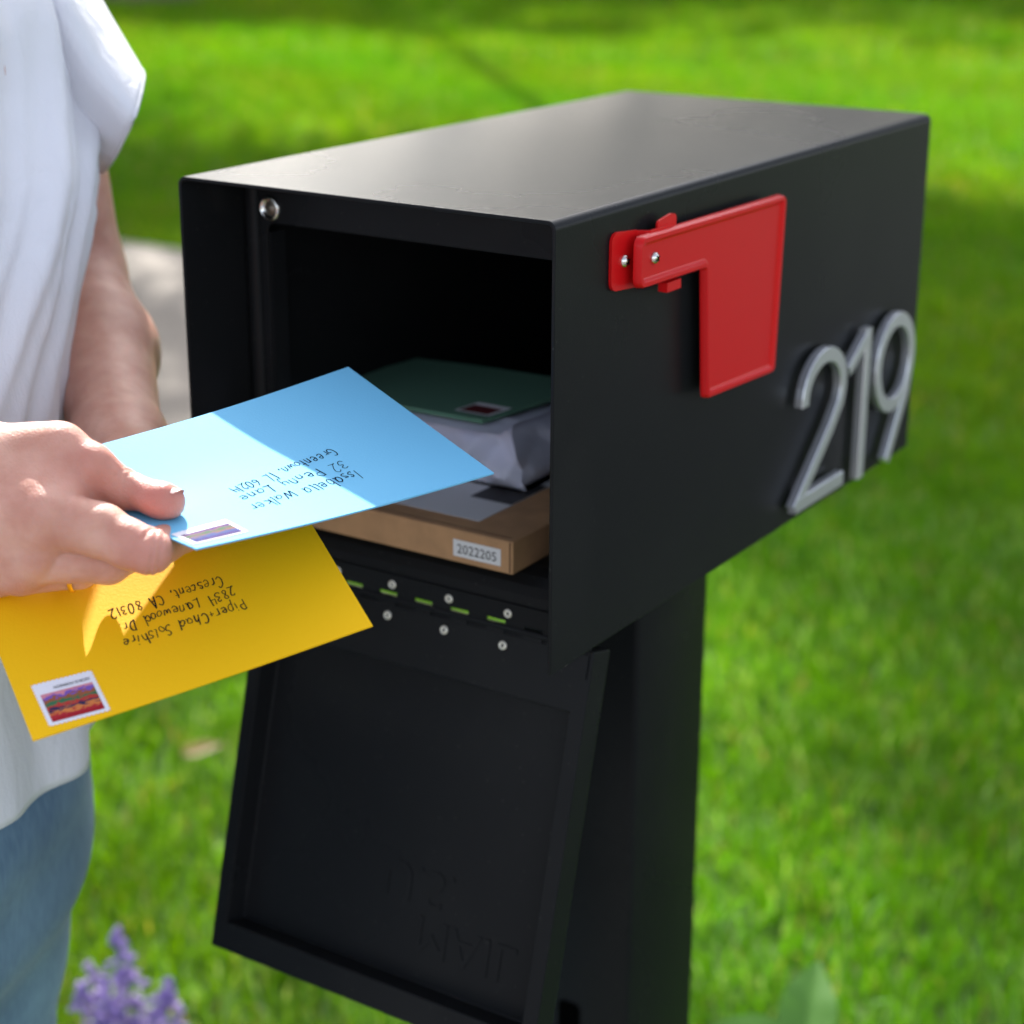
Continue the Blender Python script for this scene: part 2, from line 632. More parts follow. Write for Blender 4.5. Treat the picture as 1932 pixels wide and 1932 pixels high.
def tube(bm, pts, rads, n=8, cap=True):
    pts = [Vector(p) for p in pts]
    rings = []
    up = Vector((0.13, 0.31, 0.94))
    for i, p in enumerate(pts):
        d = (pts[min(i + 1, len(pts) - 1)] - pts[max(i - 1, 0)]).normalized()
        a = d.cross(up)
        if a.length < 0.05:
            a = d.cross(Vector((1, 0, 0)))
        a.normalize()
        b = d.cross(a)
        r = rads[i] if hasattr(rads, '__len__') else rads
        rings.append([bm.verts.new(p + (a * math.cos(2 * math.pi * k / n) + b * math.sin(2 * math.pi * k / n)) * r) for k in range(n)])
    for a, b in zip(rings, rings[1:]):
        for k in range(n):
            bm.faces.new((a[k], a[(k + 1) % n], b[(k + 1) % n], b[k]))
    if cap:
        bm.faces.new(rings[0][::-1])
        bm.faces.new(rings[-1])


def axis_frame(pos, zdir, xhint=(1, 0, 0)):
    z = Vector(zdir).normalized()
    x = Vector(xhint)
    x = (x - z * x.dot(z)).normalized()
    y = z.cross(x)
    mm = Matrix((x, y, z)).transposed().to_4x4()
    mm.translation = Vector(pos)
    return mm


def text_mesh(s, size, extrude=0.0, spacing=1.0):
    cu = bpy.data.curves.new('lettering', 'FONT')
    cu.body = s
    cu.size = size
    cu.extrude = extrude
    cu.space_character = spacing
    cu.resolution_u = 3
    ob = bpy.data.objects.new('lettering', cu)
    COL.objects.link(ob)
    dg = bpy.context.evaluated_depsgraph_get()
    me = bpy.data.meshes.new_from_object(ob.evaluated_get(dg))
    bpy.data.objects.remove(ob)
    bpy.data.curves.remove(cu)
    v = np.array([x.co for x in me.vertices])
    f = [list(p.vertices) for p in me.polygons]
    bpy.data.meshes.remove(me)
    return v, f


# ------------------------------------------------------------------ implicit surfaces (bodies)
def cone(a, b, ra, rb):
    a = np.asarray(a, np.float32)
    b = np.asarray(b, np.float32)

    def f(X):
        ba = b - a
        w = X - a
        t = np.clip((w @ ba) / (ba @ ba), 0, 1)
        d = w - t[..., None] * ba
        return np.sqrt((d * d).sum(-1)) - (ra + (rb - ra) * t)
    return f


def ellipsoid(c, rad, axes=None):
    c = np.asarray(c, np.float32)
    rad = np.asarray(rad, np.float32)
    A = np.eye(3, dtype=np.float32) if axes is None else np.asarray(axes, np.float32)

    def f(X):
        q = ((X - c) @ A.T) / rad
        k = np.sqrt((q * q).sum(-1)) + 1e-9
        return (k - 1) * k / (np.sqrt(((q / rad) ** 2).sum(-1)) + 1e-9)
    return f


def smin(a, b, k):
    if k <= 0:
        return np.minimum(a, b)
    h = np.maximum(k - np.abs(a - b), 0) / k
    return np.minimum(a, b) - h * h * k * 0.25


def surface_net(fn, lo, hi, h):
    lo = np.asarray(lo, np.float32)
    hi = np.asarray(hi, np.float32)
    n = np.ceil((hi - lo) / h).astype(int) + 1
    ax = [lo[i] + h * np.arange(n[i], dtype=np.float32) for i in range(3)]
    B = 4
    nb_ = -(-n // B)
    cx = [lo[i] + h * (B * np.arange(nb_[i], dtype=np.float32) + (B - 1) / 2) for i in range(3)]
    CF = fn(np.stack(np.meshgrid(*cx, indexing='ij'), -1))
    F = np.repeat(np.repeat(np.repeat(np.where(CF < 0, -1., 1.).astype(np.float32), B, 0), B, 1), B, 2)
    act_ = np.argwhere(np.abs(CF) < h * B * 1.5)
    o_ = np.stack(np.meshgrid(*[np.arange(B)] * 3, indexing='ij'), -1).reshape(-1, 3)
    for k in range(0, len(act_), 4000):
        ids = (act_[k:k + 4000, None, :] * B + o_[None]).reshape(-1, 3)
        F[ids[:, 0], ids[:, 1], ids[:, 2]] = fn((lo + h * ids).astype(np.float32))
    F = F[:n[0], :n[1], :n[2]]
    S = F < 0
    nc = n - 1
    c8 = np.zeros(tuple(nc), np.int8)
    corner = {}
    for a in (0, 1):
        for b in (0, 1):
            for c in (0, 1):
                sl = (slice(a, a + nc[0]), slice(b, b + nc[1]), slice(c, c + nc[2]))
                corner[a, b, c] = sl
                c8 += S[sl]
    act = (c8 > 0) & (c8 < 8)
    idx = np.full(tuple(nc), -1, np.int64)
    ii = np.argwhere(act)
    idx[act] = np.arange(len(ii))
    acc = np.zeros((len(ii), 3))
    cnt = np.zeros(len(ii))
    keys = list(corner)
    for p in keys:
        for q in keys:
            d = np.array(q) - np.array(p)
            if d.sum() == 1 and (d >= 0).all():
                fa = F[corner[p]][act]
                fb = F[corner[q]][act]
                x = (fa < 0) != (fb < 0)
                t = np.where(x, fa / np.where(x, fa - fb, 1), 0)
                pos = np.array(p)[None] + t[:, None] * d[None]
                acc[x] += pos[x]
                cnt[x] += 1
    V = lo + h * (ii + acc / np.maximum(cnt, 1)[:, None])
    faces = []
    for a in range(3):
        b, c = (a + 1) % 3, (a + 2) % 3
        sl0 = [slice(None)] * 3
        sl1 = [slice(None)] * 3
        sl0[a] = slice(0, n[a] - 1)
        sl1[a] = slice(1, n[a])
        for q in (b, c):
            sl0[q] = slice(1, n[q] - 1)
            sl1[q] = slice(1, n[q] - 1)
        s0, s1 = S[tuple(sl0)], S[tuple(sl1)]
        e = np.argwhere(s0 != s1)
        if len(e) == 0:
            continue
        fl = s0[s0 != s1]
        e[:, b] += 1
        e[:, c] += 1
        quad = []
        for db, dc in ((-1, -1), (0, -1), (0, 0), (-1, 0)):
            g = e.copy()
            g[:, b] += db
            g[:, c] += dc
            quad.append(idx[g[:, 0], g[:, 1], g[:, 2]])
        quad = np.stack(quad, 1)
        quad[~fl] = quad[~fl][:, ::-1]
        faces.append(quad)
    return V, np.concatenate(faces)


def np_mesh(name, V, Fq):
    me = bpy.data.meshes.new(name)
    me.vertices.add(len(V))
    me.vertices.foreach_set('co', np.asarray(V, np.float32).ravel())
    k = Fq.shape[1]
    me.loops.add(Fq.size)
    me.loops.foreach_set('vertex_index', Fq.astype(np.int32).ravel())
    me.polygons.add(len(Fq))
    me.polygons.foreach_set('loop_start', np.arange(0, Fq.size, k, dtype=np.int32))
    me.polygons.foreach_set('loop_total', np.full(len(Fq), k, np.int32))
    me.update(calc_edges=True)
    me.validate()
    return me


def smooth_mesh(me):
    me.polygons.foreach_set('use_smooth', [True] * len(me.polygons))
    return me


def fbm(P_, scale, seed, octaves=3):
    """cheap smooth pseudo-noise from sines, -1..1"""
    g = np.random.default_rng(seed)
    out = 0
    amp = 1.0
    tot = 0
    for o in range(octaves):
        s = 0
        for k in range(5):
            w = g.normal(size=3) * scale
            s = s + np.sin(P_ @ w + g.uniform(0, 6.28))
        out = out + amp * s / 3.2
        tot += amp
        amp *= 0.5
        scale *= 2.0
    return out / tot


# ------------------------------------------------------------------ the setting: lawn, walk
def sheet(name, pts, z, mat, kind='structure'):
    o = mesh(name, [(x, y, z) for x, y in pts], [list(range(len(pts)))], mat)
    return tag(o, kind=kind)


def lawn_material():
    mt, nt, out = material('lawn_soil_and_thatch')
    b = nt.nodes.new('ShaderNodeBsdfPrincipled')
    b.inputs['Roughness'].default_value = 0.95
    nt.links.new(b.outputs[0], out.inputs[0])
    tc = nt.nodes.new('ShaderNodeTexCoord')
    a = nt.nodes.new('ShaderNodeTexNoise')
    a.inputs['Scale'].default_value = 14
    a.inputs['Detail'].default_value = 8
    nt.links.new(tc.outputs['Object'], a.inputs['Vector'])
    rp = nt.nodes.new('ShaderNodeValToRGB')
    rp.color_ramp.elements[0].position = 0.3
    rp.color_ramp.elements[0].color = (0.035, 0.085, 0.006, 1)
    rp.color_ramp.elements[1].position = 0.75
    rp.color_ramp.elements[1].color = (0.085, 0.18, 0.012, 1)
    nt.links.new(a.outputs['Fac'], rp.inputs[0])
    nt.links.new(rp.outputs[0], b.inputs['Base Color'])
    bp = nt.nodes.new('ShaderNodeBump')
    bp.inputs['Distance'].default_value = 0.03
    nt.links.new(a.outputs['Fac'], bp.inputs['Height'])
    nt.links.new(bp.outputs[0], b.inputs['Normal'])
    return mt


KERB = -0.62
sheet('lawn', [(-300, KERB), (300, KERB), (300, 300), (-300, 300)], 0.0, lawn_material())
M['asphalt'] = principled('worn_asphalt', (0.16, 0.155, 0.15), 0.9, bump=(90, 0.6, 6, 0.004), var=(5, 0.15))
sheet('road', [(-300, -300), (300, -300), (300, KERB - .14), (-300, KERB - .14)], -0.13, M['asphalt'])  # unseen street surface, added for neutral grey bounce on the mailbox front
bm = bmesh.new()
bm_box(bm, 1.05, 5.2, KERB + .002, 40, -0.10, 0.012)
tag(bevel(from_bm('driveway', bm, principled('driveway_asphalt', (0.06, 0.06, 0.062), 0.9, bump=(90, 0.6, 6, 0.004), var=(5, 0.15))), 0.006, 2), kind='structure')  # unseen paving, added for neutral bounce on the right side of the mailbox
bm = bmesh.new()
bm_box(bm, -300, 300, KERB - .16, KERB - .002, -0.30, 0.006)
tag(bevel(from_bm('kerb', bm, M['concrete']), 0.02, 3), kind='structure')  # unseen edging, added together with the street
# concrete walk parallel to the mailbox front, ending beside the lawn
WALK = (-60.0, -2.75, 2.55, 4.61)
bm = bmesh.new()
bm_box(bm, WALK[0], WALK[1], WALK[2], WALK[3], -0.06, 0.045)
tag(bevel(from_bm('concrete_walk', bm, M['concrete']), 0.008, 2), kind='structure')


def hsh(p, s):
    return np.sin(p[:, 0] * s[0] + s[2]) * np.sin(p[:, 1] * s[1] + s[3])


def build_grass():
    fw = U(CAM_R[2] * (1, 1, 0))[:2]
    cz = CAM_P[:2]
    base_az = math.atan2(fw[0], fw[1])
    rings = [(1.2, 3.0, 62, 9500, 0.050, 0.0021), (3.0, 5.0, 38, 7500, 0.052, 0.0024), (5.0, 9.0, 27, 3600, 0.056, 0.0034),
             (9.0, 15.0, 23, 1500, 0.062, 0.0060), (15.0, 27.0, 21, 560, 0.070, 0.0110)]
    P_, H_, W_ = [], [], []
    for r0, r1, half, dens, hh, ww in rings:
        area = R(half) * (r1 * r1 - r0 * r0)
        n = int(area * dens)
        r = np.sqrt(RNG.uniform(r0 * r0, r1 * r1, n))
        a = base_az + R(1) * RNG.uniform(-half, half, n)
        p = np.stack([cz[0] + r * np.sin(a), cz[1] + r * np.cos(a)], 1)
        keep = ~((p[:, 0] < WALK[1] + 0.01) & (p[:, 1] > WALK[2] - 0.01) & (p[:, 1] < WALK[3] + 0.01))
        keep &= (p[:, 1] > KERB + .01) & (p[:, 0] < 1.03)
        tuft = 0.5 + 0.5 * hsh(p, (5.1, 4.3, 0.3, 1.1)) * hsh(p, (11.7, 13.1, 2.0, 0.4))
        p = p[keep]
        P_.append(p)
        H_.append((hh * (0.55 + 0.75 * RNG.random(n)) * (0.75 + 0.5 * tuft))[keep])
        W_.append((ww * RNG.uniform(0.7, 1.3, n))[keep])
    P_ = np.concatenate(P_)
    H_ = np.concatenate(H_)
    W_ = np.concatenate(W_)
    n = len(P_)
    yaw = RNG.uniform(0, 2 * np.pi, n)
    lean = RNG.uniform(0.15, 0.95, n) * H_
    ld = RNG.uniform(0, 2 * np.pi, n)
    ux, uy = np.cos(yaw) * W_, np.sin(yaw) * W_
    lx, ly = np.cos(ld) * lean, np.sin(ld) * lean
    V = np.zeros((n, 5, 3), np.float32)
    V[:, 0, 0], V[:, 0, 1] = P_[:, 0] - ux, P_[:, 1] - uy
    V[:, 1, 0], V[:, 1, 1] = P_[:, 0] + ux, P_[:, 1] + uy
    V[:, 2, 0], V[:, 2, 1], V[:, 2, 2] = P_[:, 0] + ux * .8 + lx * .35, P_[:, 1] + uy * .8 + ly * .35, H_ * .62
    V[:, 3, 0], V[:, 3, 1], V[:, 3, 2] = P_[:, 0] - ux * .8 + lx * .35, P_[:, 1] - uy * .8 + ly * .35, H_ * .62
    V[:, 4, 0], V[:, 4, 1], V[:, 4, 2] = P_[:, 0] + lx, P_[:, 1] + ly, H_ * 0.95
    V[:, :2, 2] = -0.002
    b5 = (np.arange(n) * 5)[:, None]
    loops = np.concatenate([b5 + np.array([[0, 1, 2, 3]]), b5 + np.array([[3, 2, 4]])], 1).astype(np.int32)
    me = bpy.data.meshes.new('grass')
    me.vertices.add(n * 5)
    me.vertices.foreach_set('co', V.ravel())
    me.loops.add(n * 7)
    me.loops.foreach_set('vertex_index', loops.ravel())
    me.polygons.add(n * 2)
    st = np.stack([np.arange(n) * 7, np.arange(n) * 7 + 4], 1).ravel().astype(np.int32)
    me.polygons.foreach_set('loop_start', st)
    me.polygons.foreach_set('loop_total', np.tile([4, 3], n).astype(np.int32))
    me.update(calc_edges=True)
    # blade colour: yellow-green, blue-green, a few straw blades and near ones paled for clover and painted-in highlights
    t = RNG.random(n)
    patch = 0.5 + 0.5 * hsh(P_, (1.9, 1.5, 0.7, 0.2))
    c0 = np.array([0.150, 0.310, 0.002])
    c1 = np.array([0.070, 0.205, 0.003])
    col = c0 + (c1 - c0) * (0.65 * t + 0.35 * patch)[:, None]
    straw = RNG.random(n) < 0.05
    col[straw] = np.array([0.34, 0.28, 0.10]) * RNG.uniform(0.7, 1.2, straw.sum())[:, None]
    dist = np.hypot(P_[:, 0] - cz[0], P_[:, 1] - cz[1])
    pale = (RNG.random(n) < 0.09) & (dist < 4.5)
    col[pale] = np.array([0.30, 0.42, 0.17]) * RNG.uniform(0.8, 1.3, pale.sum())[:, None]
    P3 = np.stack([P_[:, 0], P_[:, 1], P_[:, 0] * 0], 1)
    col *= (RNG.uniform(0.75, 1.25, n) * (1 + .22 * fbm(P3, 2.6, 61, 3)))[:, None]
    col[:, 0] *= 1 + .25 * fbm(P3, 1.3, 62, 2)
    rgba = np.ones((n, 5, 4), np.float32)
    rgba[:, :, :3] = col[:, None, :]
    ca = me.color_attributes.new('tone', 'FLOAT_COLOR', 'POINT')
    ca.data.foreach_set('color', rgba.ravel())
    o = link('grass', me, M['grass'])
    tag(o, 'bright green lawn grass growing around the mailbox and the walk', 'grass', kind='stuff')


build_grass()


# ------------------------------------------------------------------ trees beyond the frame that shade the lawn
def tree(name, x, y, h, crown_r, crown_lo, nclump, seed, label):
    tr = .0045 if 'slender' in label and 'tall' in label else .016
    g = np.random.default_rng(seed)
    t = thing(name, (x, y, 0), label, 'tree', 'mature shade trees around the lawn')
    bm = bmesh.new()
    top = Vector((x + g.normal(0, .3), y + g.normal(0, .3), h * 0.8))
    pts = [Vector((x, y, -0.1)), Vector((x, y, 0.5)), Vector((x, y, h * .35)).lerp(top, .1), top]
    tube(bm, pts, [h * tr, h * tr * .75, h * tr * .65, h * .003], 12)
    ends = []
    for k in range(9):
        a = 2.4 * k + g.uniform(-.3, .3)
        z0 = crown_lo * .8 + (h * .75 - crown_lo * .8) * k / 9
        s = Vector((x, y, z0)).lerp(Vector((top.x, top.y, z0)), z0 / h)
        L = crown_r * (0.95 - 0.4 * k / 9)
        e = s + Vector((math.cos(a) * L, math.sin(a) * L, L * g.uniform(.25, .6)))
        mid = s.lerp(e, .5) + Vector((0, 0, L * .08))
        tube(bm, [s, mid, e], [h * .005, h * .003, h * .0015], 6)
        ends += [mid, e]
    from_bm('trunk', bm, M['bark'], t, smooth=True)
    # leaves in clumps
    V, n = [], 0
    zc = (crown_lo + h) / 2
    for c in range(nclump):
        if c < len(ends):
            cc = np.array(ends[c])
        else:
            d = U(g.normal(size=3))
            rr = g.uniform(.45, 1.0) ** .5
            cc = np.array([x, y, zc]) + d * rr * np.array([crown_r, crown_r, (h - crown_lo) / 2])
        nl = int(g.uniform(170, 300))
        rad = g.uniform(.6, 1.15)
        off = g.normal(size=(nl, 3)) * np.array([rad, rad, rad * .55]) * .6
        ctr = cc + off
        nrm = g.normal(size=(nl, 3)) + np.array([0, 0, .8])
        nrm /= np.linalg.norm(nrm, axis=1)[:, None]
        ta = np.cross(nrm, g.normal(size=(nl, 3)))
        ta /= np.linalg.norm(ta, axis=1)[:, None]
        tb = np.cross(nrm, ta)
        s = g.uniform(.07, .13, nl)[:, None]
        V.append(np.stack([ctr - ta * s, ctr + tb * s * .55 - nrm * s * .15, ctr + ta * s, ctr - tb * s * .55 - nrm * s * .15], 1).reshape(-1, 3))
    V = np.concatenate(V)
    Fq = np.arange(len(V)).reshape(-1, 4)
    link('crown', np_mesh('crown', V, Fq), M['treeleaf'], t)


def polar(azd, d):
    return CAM_P[0] + d * math.sin(R(azd)), CAM_P[1] + d * math.cos(R(azd))


# l: across the sunlight, s: towards the sun; each stands far enough that its foot is above the frame
TREES = [(-1.7, 20.6, 13, 2.8, 8.2, 8, 'tall shade tree left of the round mulch bed'),
         (-6.5, 24.0, 15, 4.6, 6.5, 24, 'tall spreading shade tree beyond the smaller tree by the walk'),
         (2.7, 24.5, 17.8, 2.6, 13.0, 38, 'tall slender shade tree behind the round mulch bed'),
         (7.2, 31.0, 13, 4.2, 7.0, 13, 'broad shade tree at the far middle of the lawn'),
         (13.5, 32.0, 15, 4.6, 6.5, 15, 'shade tree standing beside the broad shade tree'),
         (-1.0, 16.6, 10, 2.2, 4.8, 24, 'smaller shade tree beyond the concrete walk')]
for i, (l_, s_, h_, cr_, cl_, nc_, lb_) in enumerate(TREES):
    tree('shade_tree', (l_ - s_) * .7071, (l_ + s_) * .7071, h_, cr_, cl_, nc_, 20 + i, lb_)
x_, y_ = ground(280, 2)[:2]
bm = bmesh.new()
lathe(bm, [(0.62, -0.02), (0.6, 0.05), (0.4, 0.10), (0.0, 0.13)], Matrix.Translation((x_, y_, 0)), 28)
tag(from_bm('mulch_bed', bm, M['soil'], smooth=True), kind='structure')

# unseen row of dense trees, added to darken what the mailbox roof reflects
def added_tree_row():
    g = np.random.default_rng(91)
    n = 5200
    d = g.normal(size=(n, 3))
    d /= np.linalg.norm(d, axis=1)[:, None]
    ctr = d * (g.uniform(.35, 1, n) ** .4)[:, None] * np.array([4.6, 4.6, 5.4]) * (1 + .16 * fbm(d, 3.2, 5))[:, None] + np.array([0, 0, 7.0])
    nrm = d + g.normal(size=(n, 3)) * .5
    nrm /= np.linalg.norm(nrm, axis=1)[:, None]
    ta = np.cross(nrm, g.normal(size=(n, 3)))
    ta /= np.linalg.norm(ta, axis=1)[:, None]
    tb = np.cross(nrm, ta)
    sz = g.uniform(.16, .36, n)[:, None]
    V = np.stack([ctr - ta * sz, ctr + tb * sz * .6, ctr + ta * sz, ctr - tb * sz * .6], 1).reshape(-1, 3)
    cme = np_mesh('crown', V, np.arange(len(V)).reshape(-1, 4))
    cme.materials.append(M['treeleaf'])
    bm = bmesh.new()
    tube(bm, [(0, 0, -.1), (0, 0, 2), (.1, 0, 8)], [.34, .26, .1], 10)
    bmesh.ops.recalc_face_normals(bm, faces=bm.faces)
    tme = bpy.data.meshes.new('trunk')
    bm.to_mesh(tme)
    bm.free()
    tme.materials.append(M['bark'])
    for k in range(15):
        a = -72 + k * 6.0 + g.uniform(-1.2, 1.2)
        dd = g.uniform(50, 60)
        x, y = CAM_P[0] + dd * math.sin(R(a)), CAM_P[1] + dd * math.cos(R(a))
        t = thing('row_tree', (0, 0, 0), 'dense tree in the row closing the far side of the lawn', 'tree', 'row of trees beyond the lawn')
        sc = g.uniform(1.55, 2.0)
        t.matrix_world = Matrix.Translation((x, y, 0)) @ Matrix.Rotation(g.uniform(0, 6.28), 4, 'Z') @ Matrix.Diagonal((sc, sc, sc * g.uniform(.9, 1.1), 1))
        for nm, me_ in (('trunk', tme), ('crown', cme)):
            o = bpy.data.objects.new(nm, me_)
            COL.objects.link(o)
            o.parent = t


added_tree_row()

# ------------------------------------------------------------------ mailbox
HW, DEP, HGT = 0.1335, 0.5342, 0.2607
Z = lambda z: ZT + z
box = thing('mailbox', (0, 0.305, 0), 'black metal mailbox on a post with its door hanging open and a red flag', 'mailbox')
T = 0.0022
# folded shell: left wall, roof, right wall
outer = rounded([(-HW, -HGT), (-HW, 0), (HW, 0), (HW, -HGT)], [0, 0.0055, 0.0055, 0], 6)
inner = rounded([(HW - T, -HGT), (HW - T, -T), (-HW + T, -T), (-HW + T, -HGT)], [0, 0.0035, 0.0035, 0], 6)
bm = bmesh.new()
prof = outer + inner
ra = [bm.verts.new((x, 0.0, Z(z))) for x, z in prof]
rb = [bm.verts.new((x, DEP, Z(z))) for x, z in prof]
n = len(prof)
for i in range(n):
    bm.faces.new((ra[i], ra[(i + 1) % n], rb[(i + 1) % n], rb[i]))
no = len(outer)
for ring in (ra, rb):
    for i in range(no - 1):
        bm.faces.new((ring[i], ring[i + 1], ring[n - 2 - i], ring[n - 1 - i]))
shell = bevel(from_bm('shell', bm, M['powder'], box, smooth=False), 0.0006, 2, 35)
shell.data.polygons.foreach_set('use_smooth', [True] * len(shell.data.polygons))
shell.data.set_sharp_from_angle(angle=R(25))
YF = 0.0564                                  # front frame plane
# back panel and floor
bm = bmesh.new()
bm_box(bm, -HW + T + .0003, HW - T - .0003, DEP - 0.012, DEP - 0.010, Z(-HGT + .001), Z(-T - .0003))
from_bm('back_panel', bm, M['powder'], box)
fl = [(DEP - .0125, -.2285), (.085, -.2285), (.0745, -.2292), (.0660, -.2320), (.0605, -.2370), (.0580, -.2430), (.0572, -.2490),
      (.0572, -.2505), (.0640, -.2505), (.0660, -.2470), (.0720, -.2400), (.0800, -.2360), (DEP - .0125, -.2360)]
bm = bmesh.new()
bm_prism(bm, fl, lambda u, v, d: Vector((d, u, Z(v))), -HW + T + .0004, HW - T - .0004)
from_bm('floor_tray', bm, M['powder'], box)
# front frame: header and stiles with an inner return
bm = bmesh.new()
xo = HW - T - .0005
frame_poly = [(-xo, -T - .0005), (-xo, -.2480), (-.113, -.2480)] + \
    [(-.107 - .006 * math.cos(k * math.pi / 12), -.0405 + .006 * math.sin(k * math.pi / 12)) for k in range(0, 7)] + \
    [(.107 + .006 * math.sin(k * math.pi / 12), -.0405 + .006 * math.cos(k * math.pi / 12)) for k in range(0, 7)] + \
    [(.113, -.2480), (xo, -.2480), (xo, -T - .0005)]
bm_prism(bm, frame_poly, lambda u, v, d: Vector((u, d, Z(v))), YF, YF + .002)
bm.normal_update()
bmesh.ops.triangulate(bm, faces=[f for f in bm.faces if len(f.verts) > 4])
bevel(from_bm('front_frame', bm, M['powder'], box), 0.0005, 2)
# rounded bead along the left and right stile and a door-stop channel
for s in (-1, 1):
    bm = bmesh.new()
    pr = [(-.0052, 0)] + [(.0052 * -math.cos(k * math.pi / 8), -.0042 * math.sin(k * math.pi / 8)) for k in range(1, 8)] + [(.0052, 0)]
    bm_prism(bm, pr, lambda u, v, d, s=s: Vector((s * (xo - .0072) + u, YF - .0004 + v, d)), Z(-.2475), Z(-.0032))
    o = from_bm('stile_bead', bm, M['powder'], box)
    o.data.polygons.foreach_set('use_smooth', [True] * len(o.data.polygons))
    o.data.set_sharp_from_angle(angle=R(50))
    bm = bmesh.new()
    bm_box(bm, s * .1130 - .0009, s * .1130 + .0009, YF + .0022, YF + .016, Z(-.2275), Z(-.041))
    from_bm('opening_return', bm, M['powder'], box)
# lock in the corner of the header
fr = axis_frame((-.1098, YF, Z(-.0253)), (0, -1, 0))
bm = bmesh.new()
lathe(bm, [(.0079, -.001), (.0079, .0014), (.0070, .0024), (.0058, .0022), (.0050, .0006), (.0046, .0004)], fr, 32)
lock = from_bm('lock_ring', bm, M['chrome'], box, smooth=True)
bm = bmesh.new()
lathe(bm, [(.0046, .0003), (.0032, .0005), (.0028, .0013), (0, .0015)], fr, 24)
from_bm('lock_core', bm, principled('worn_steel', (.16, .14, .11), .4, .8), lock, smooth=True)

# piano hinge
bm = bmesh.new()
bm_box(bm, -.127, .127, YF - .0010, YF + .0006, Z(-.2614), Z(-.2494))
pitch = .0275
x = -.1265
k = 0
hy, hz = YF - .0004, -.2662
kn_low = []
while x < .1265:
    w_ = min(.0136, .1265 - x)
    if k % 2 == 0:
        bm_box(bm, x, x + w_, YF - .0009, YF + .0005, Z(-.2650), Z(-.2615))
        fr = axis_frame((x, hy, Z(hz)), (1, 0, 0), (0, 0, 1))
        lathe(bm, [(0, 0), (.0021, 0), (.0021, w_), (0, w_)], fr, 12)
    else:
        kn_low.append((x, w_))
    x += pitch / 2
    k += 1
hinge = from_bm('hinge_leaf', bm, M['powder'], box)
RX = [-.1080 + .0440 * i for i in range(6)]


def rivet_mesh():
    bm = bmesh.new()
    lathe(bm, [(.0029, 0), (.0028, .0006), (.0021, .0011), (.0013, .0010), (.0010, .0002), (.0010, -.0004)], Matrix.Identity(4), 20)
    bmesh.ops.recalc_face_normals(bm, faces=bm.faces)
    me = bpy.data.meshes.new('rivet')
    bm.to_mesh(me)
    bm.free()
    me.materials.append(M['rivet'])
    return smooth_mesh(me)


def disc_mesh(r):
    bm = bmesh.new()
    lathe(bm, [(r, 0), (0, 0)], Matrix.Identity(4), 14)
    me = bpy.data.meshes.new('bore')
    bm.to_mesh(me)
    bm.free()
    me.materials.append(M['hole'])
    return me


RIV, BORE = rivet_mesh(), disc_mesh(.00105)


def place(name, me, parent, mat4):
    """link shared mesh data at a world matrix under a parent whose world matrix is a pure translation"""
    o = bpy.data.objects.new(name, me)
    COL.objects.link(o)
    root = parent
    while root.parent:
        root = root.parent
    o.parent = parent
    if parent is root:
        o.matrix_parent_inverse = Matrix.Translation(-root.matrix_world.to_translation())
    o.matrix_basis = mat4
    return o


for rx in RX:
    f = axis_frame((rx, YF - .0010, Z(-.2562)), (0, -1, 0))
    place('rivet', RIV, hinge, f)
    place('rivet_bore', BORE, hinge, f @ Matrix.Translation((0, 0, .0001)))

# door, hanging from the hinge and tilted out
TILT = R(15)
DO = Vector((0, .0556, Z(-.2672)))
dv = Vector((0, -math.sin(TILT), -math.cos(TILT)))
dw = Vector((0, math.cos(TILT), -math.sin(TILT)))
DF = Matrix((Vector((1, 0, 0)), dv, dw)).transposed().to_4x4()
DF.translation = DO
dX, dL, dT = .1295, .2640, .0205


def d3(u, v, d):
    return DF @ Vector((u, v, d))


door = None
bm = bmesh.new()
lo_, li_ = [(-dX, .0), (dX, .0), (dX, dL), (-dX, dL)], [(-dX + .0105, .0400), (dX - .0105, .0400), (dX - .0105, dL - .0195), (-dX + .0105, dL - .0195)]
rings = [(lo_, dT), (lo_, 0.0), (li_, 0.0), (li_, dT - .0022)]
vr = [[bm.verts.new(d3(u, v, d)) for u, v in r] for r, d in rings]
for a, b in zip(vr, vr[1:]):
    for i in range(4):
        bm.faces.new((a[i], a[(i + 1) % 4], b[(i + 1) % 4], b[i]))
bm.faces.new(vr[-1])
bm.faces.new(vr[0][::-1])
door = bevel(from_bm('door', bm, M['powder'], box), 0.0011, 3)
# inner fold line on the left lip
bm = bmesh.new()
bm_box(bm, -dX + .0075, -dX + .0090, .0395, dL - .0190, -.0006, .0004, DF)
from_bm('lip_fold', bm, M['powder'], door)
# lower hinge leaf and its knuckles
bm = bmesh.new()
bm_box(bm, -.127, .127, .0028, .0175, -.0012, -.0002, DF)
for x, w_ in kn_low:
    bm_box(bm, x, x + w_, .0005, .0027, -.0011, -.0003, DF)
    fr = axis_frame((x, hy, Z(hz)), (1, 0, 0), (0, 0, 1))
    lathe(bm, [(0, 0), (.0021, 0), (.0021, w_), (0, w_)], fr, 12)
low = from_bm('lower_hinge_leaf', bm, M['powder'], door)
for rx in RX:
    f = axis_frame(d3(rx - .0015, .0098, -.0012), -dw)
    place('rivet', RIV, door, f)
    place('rivet_bore', BORE, door, f @ Matrix.Translation((0, 0, .0001)))
# embossed words, seen upside down from the inside
for s_, v_, x0 in (('U.S.', .1930, -.010), ('MAIL', .2240, .020)):
    tv, tf = text_mesh(s_, .036, .0006)
    tv = np.array(tv)
    pts = [d3(x0 + p[0], v_ + p[1] - .024, dT - .0022 - p[2] - .0001) for p in tv]
    mesh('embossed_lettering', pts, tf, M['powder'], door)

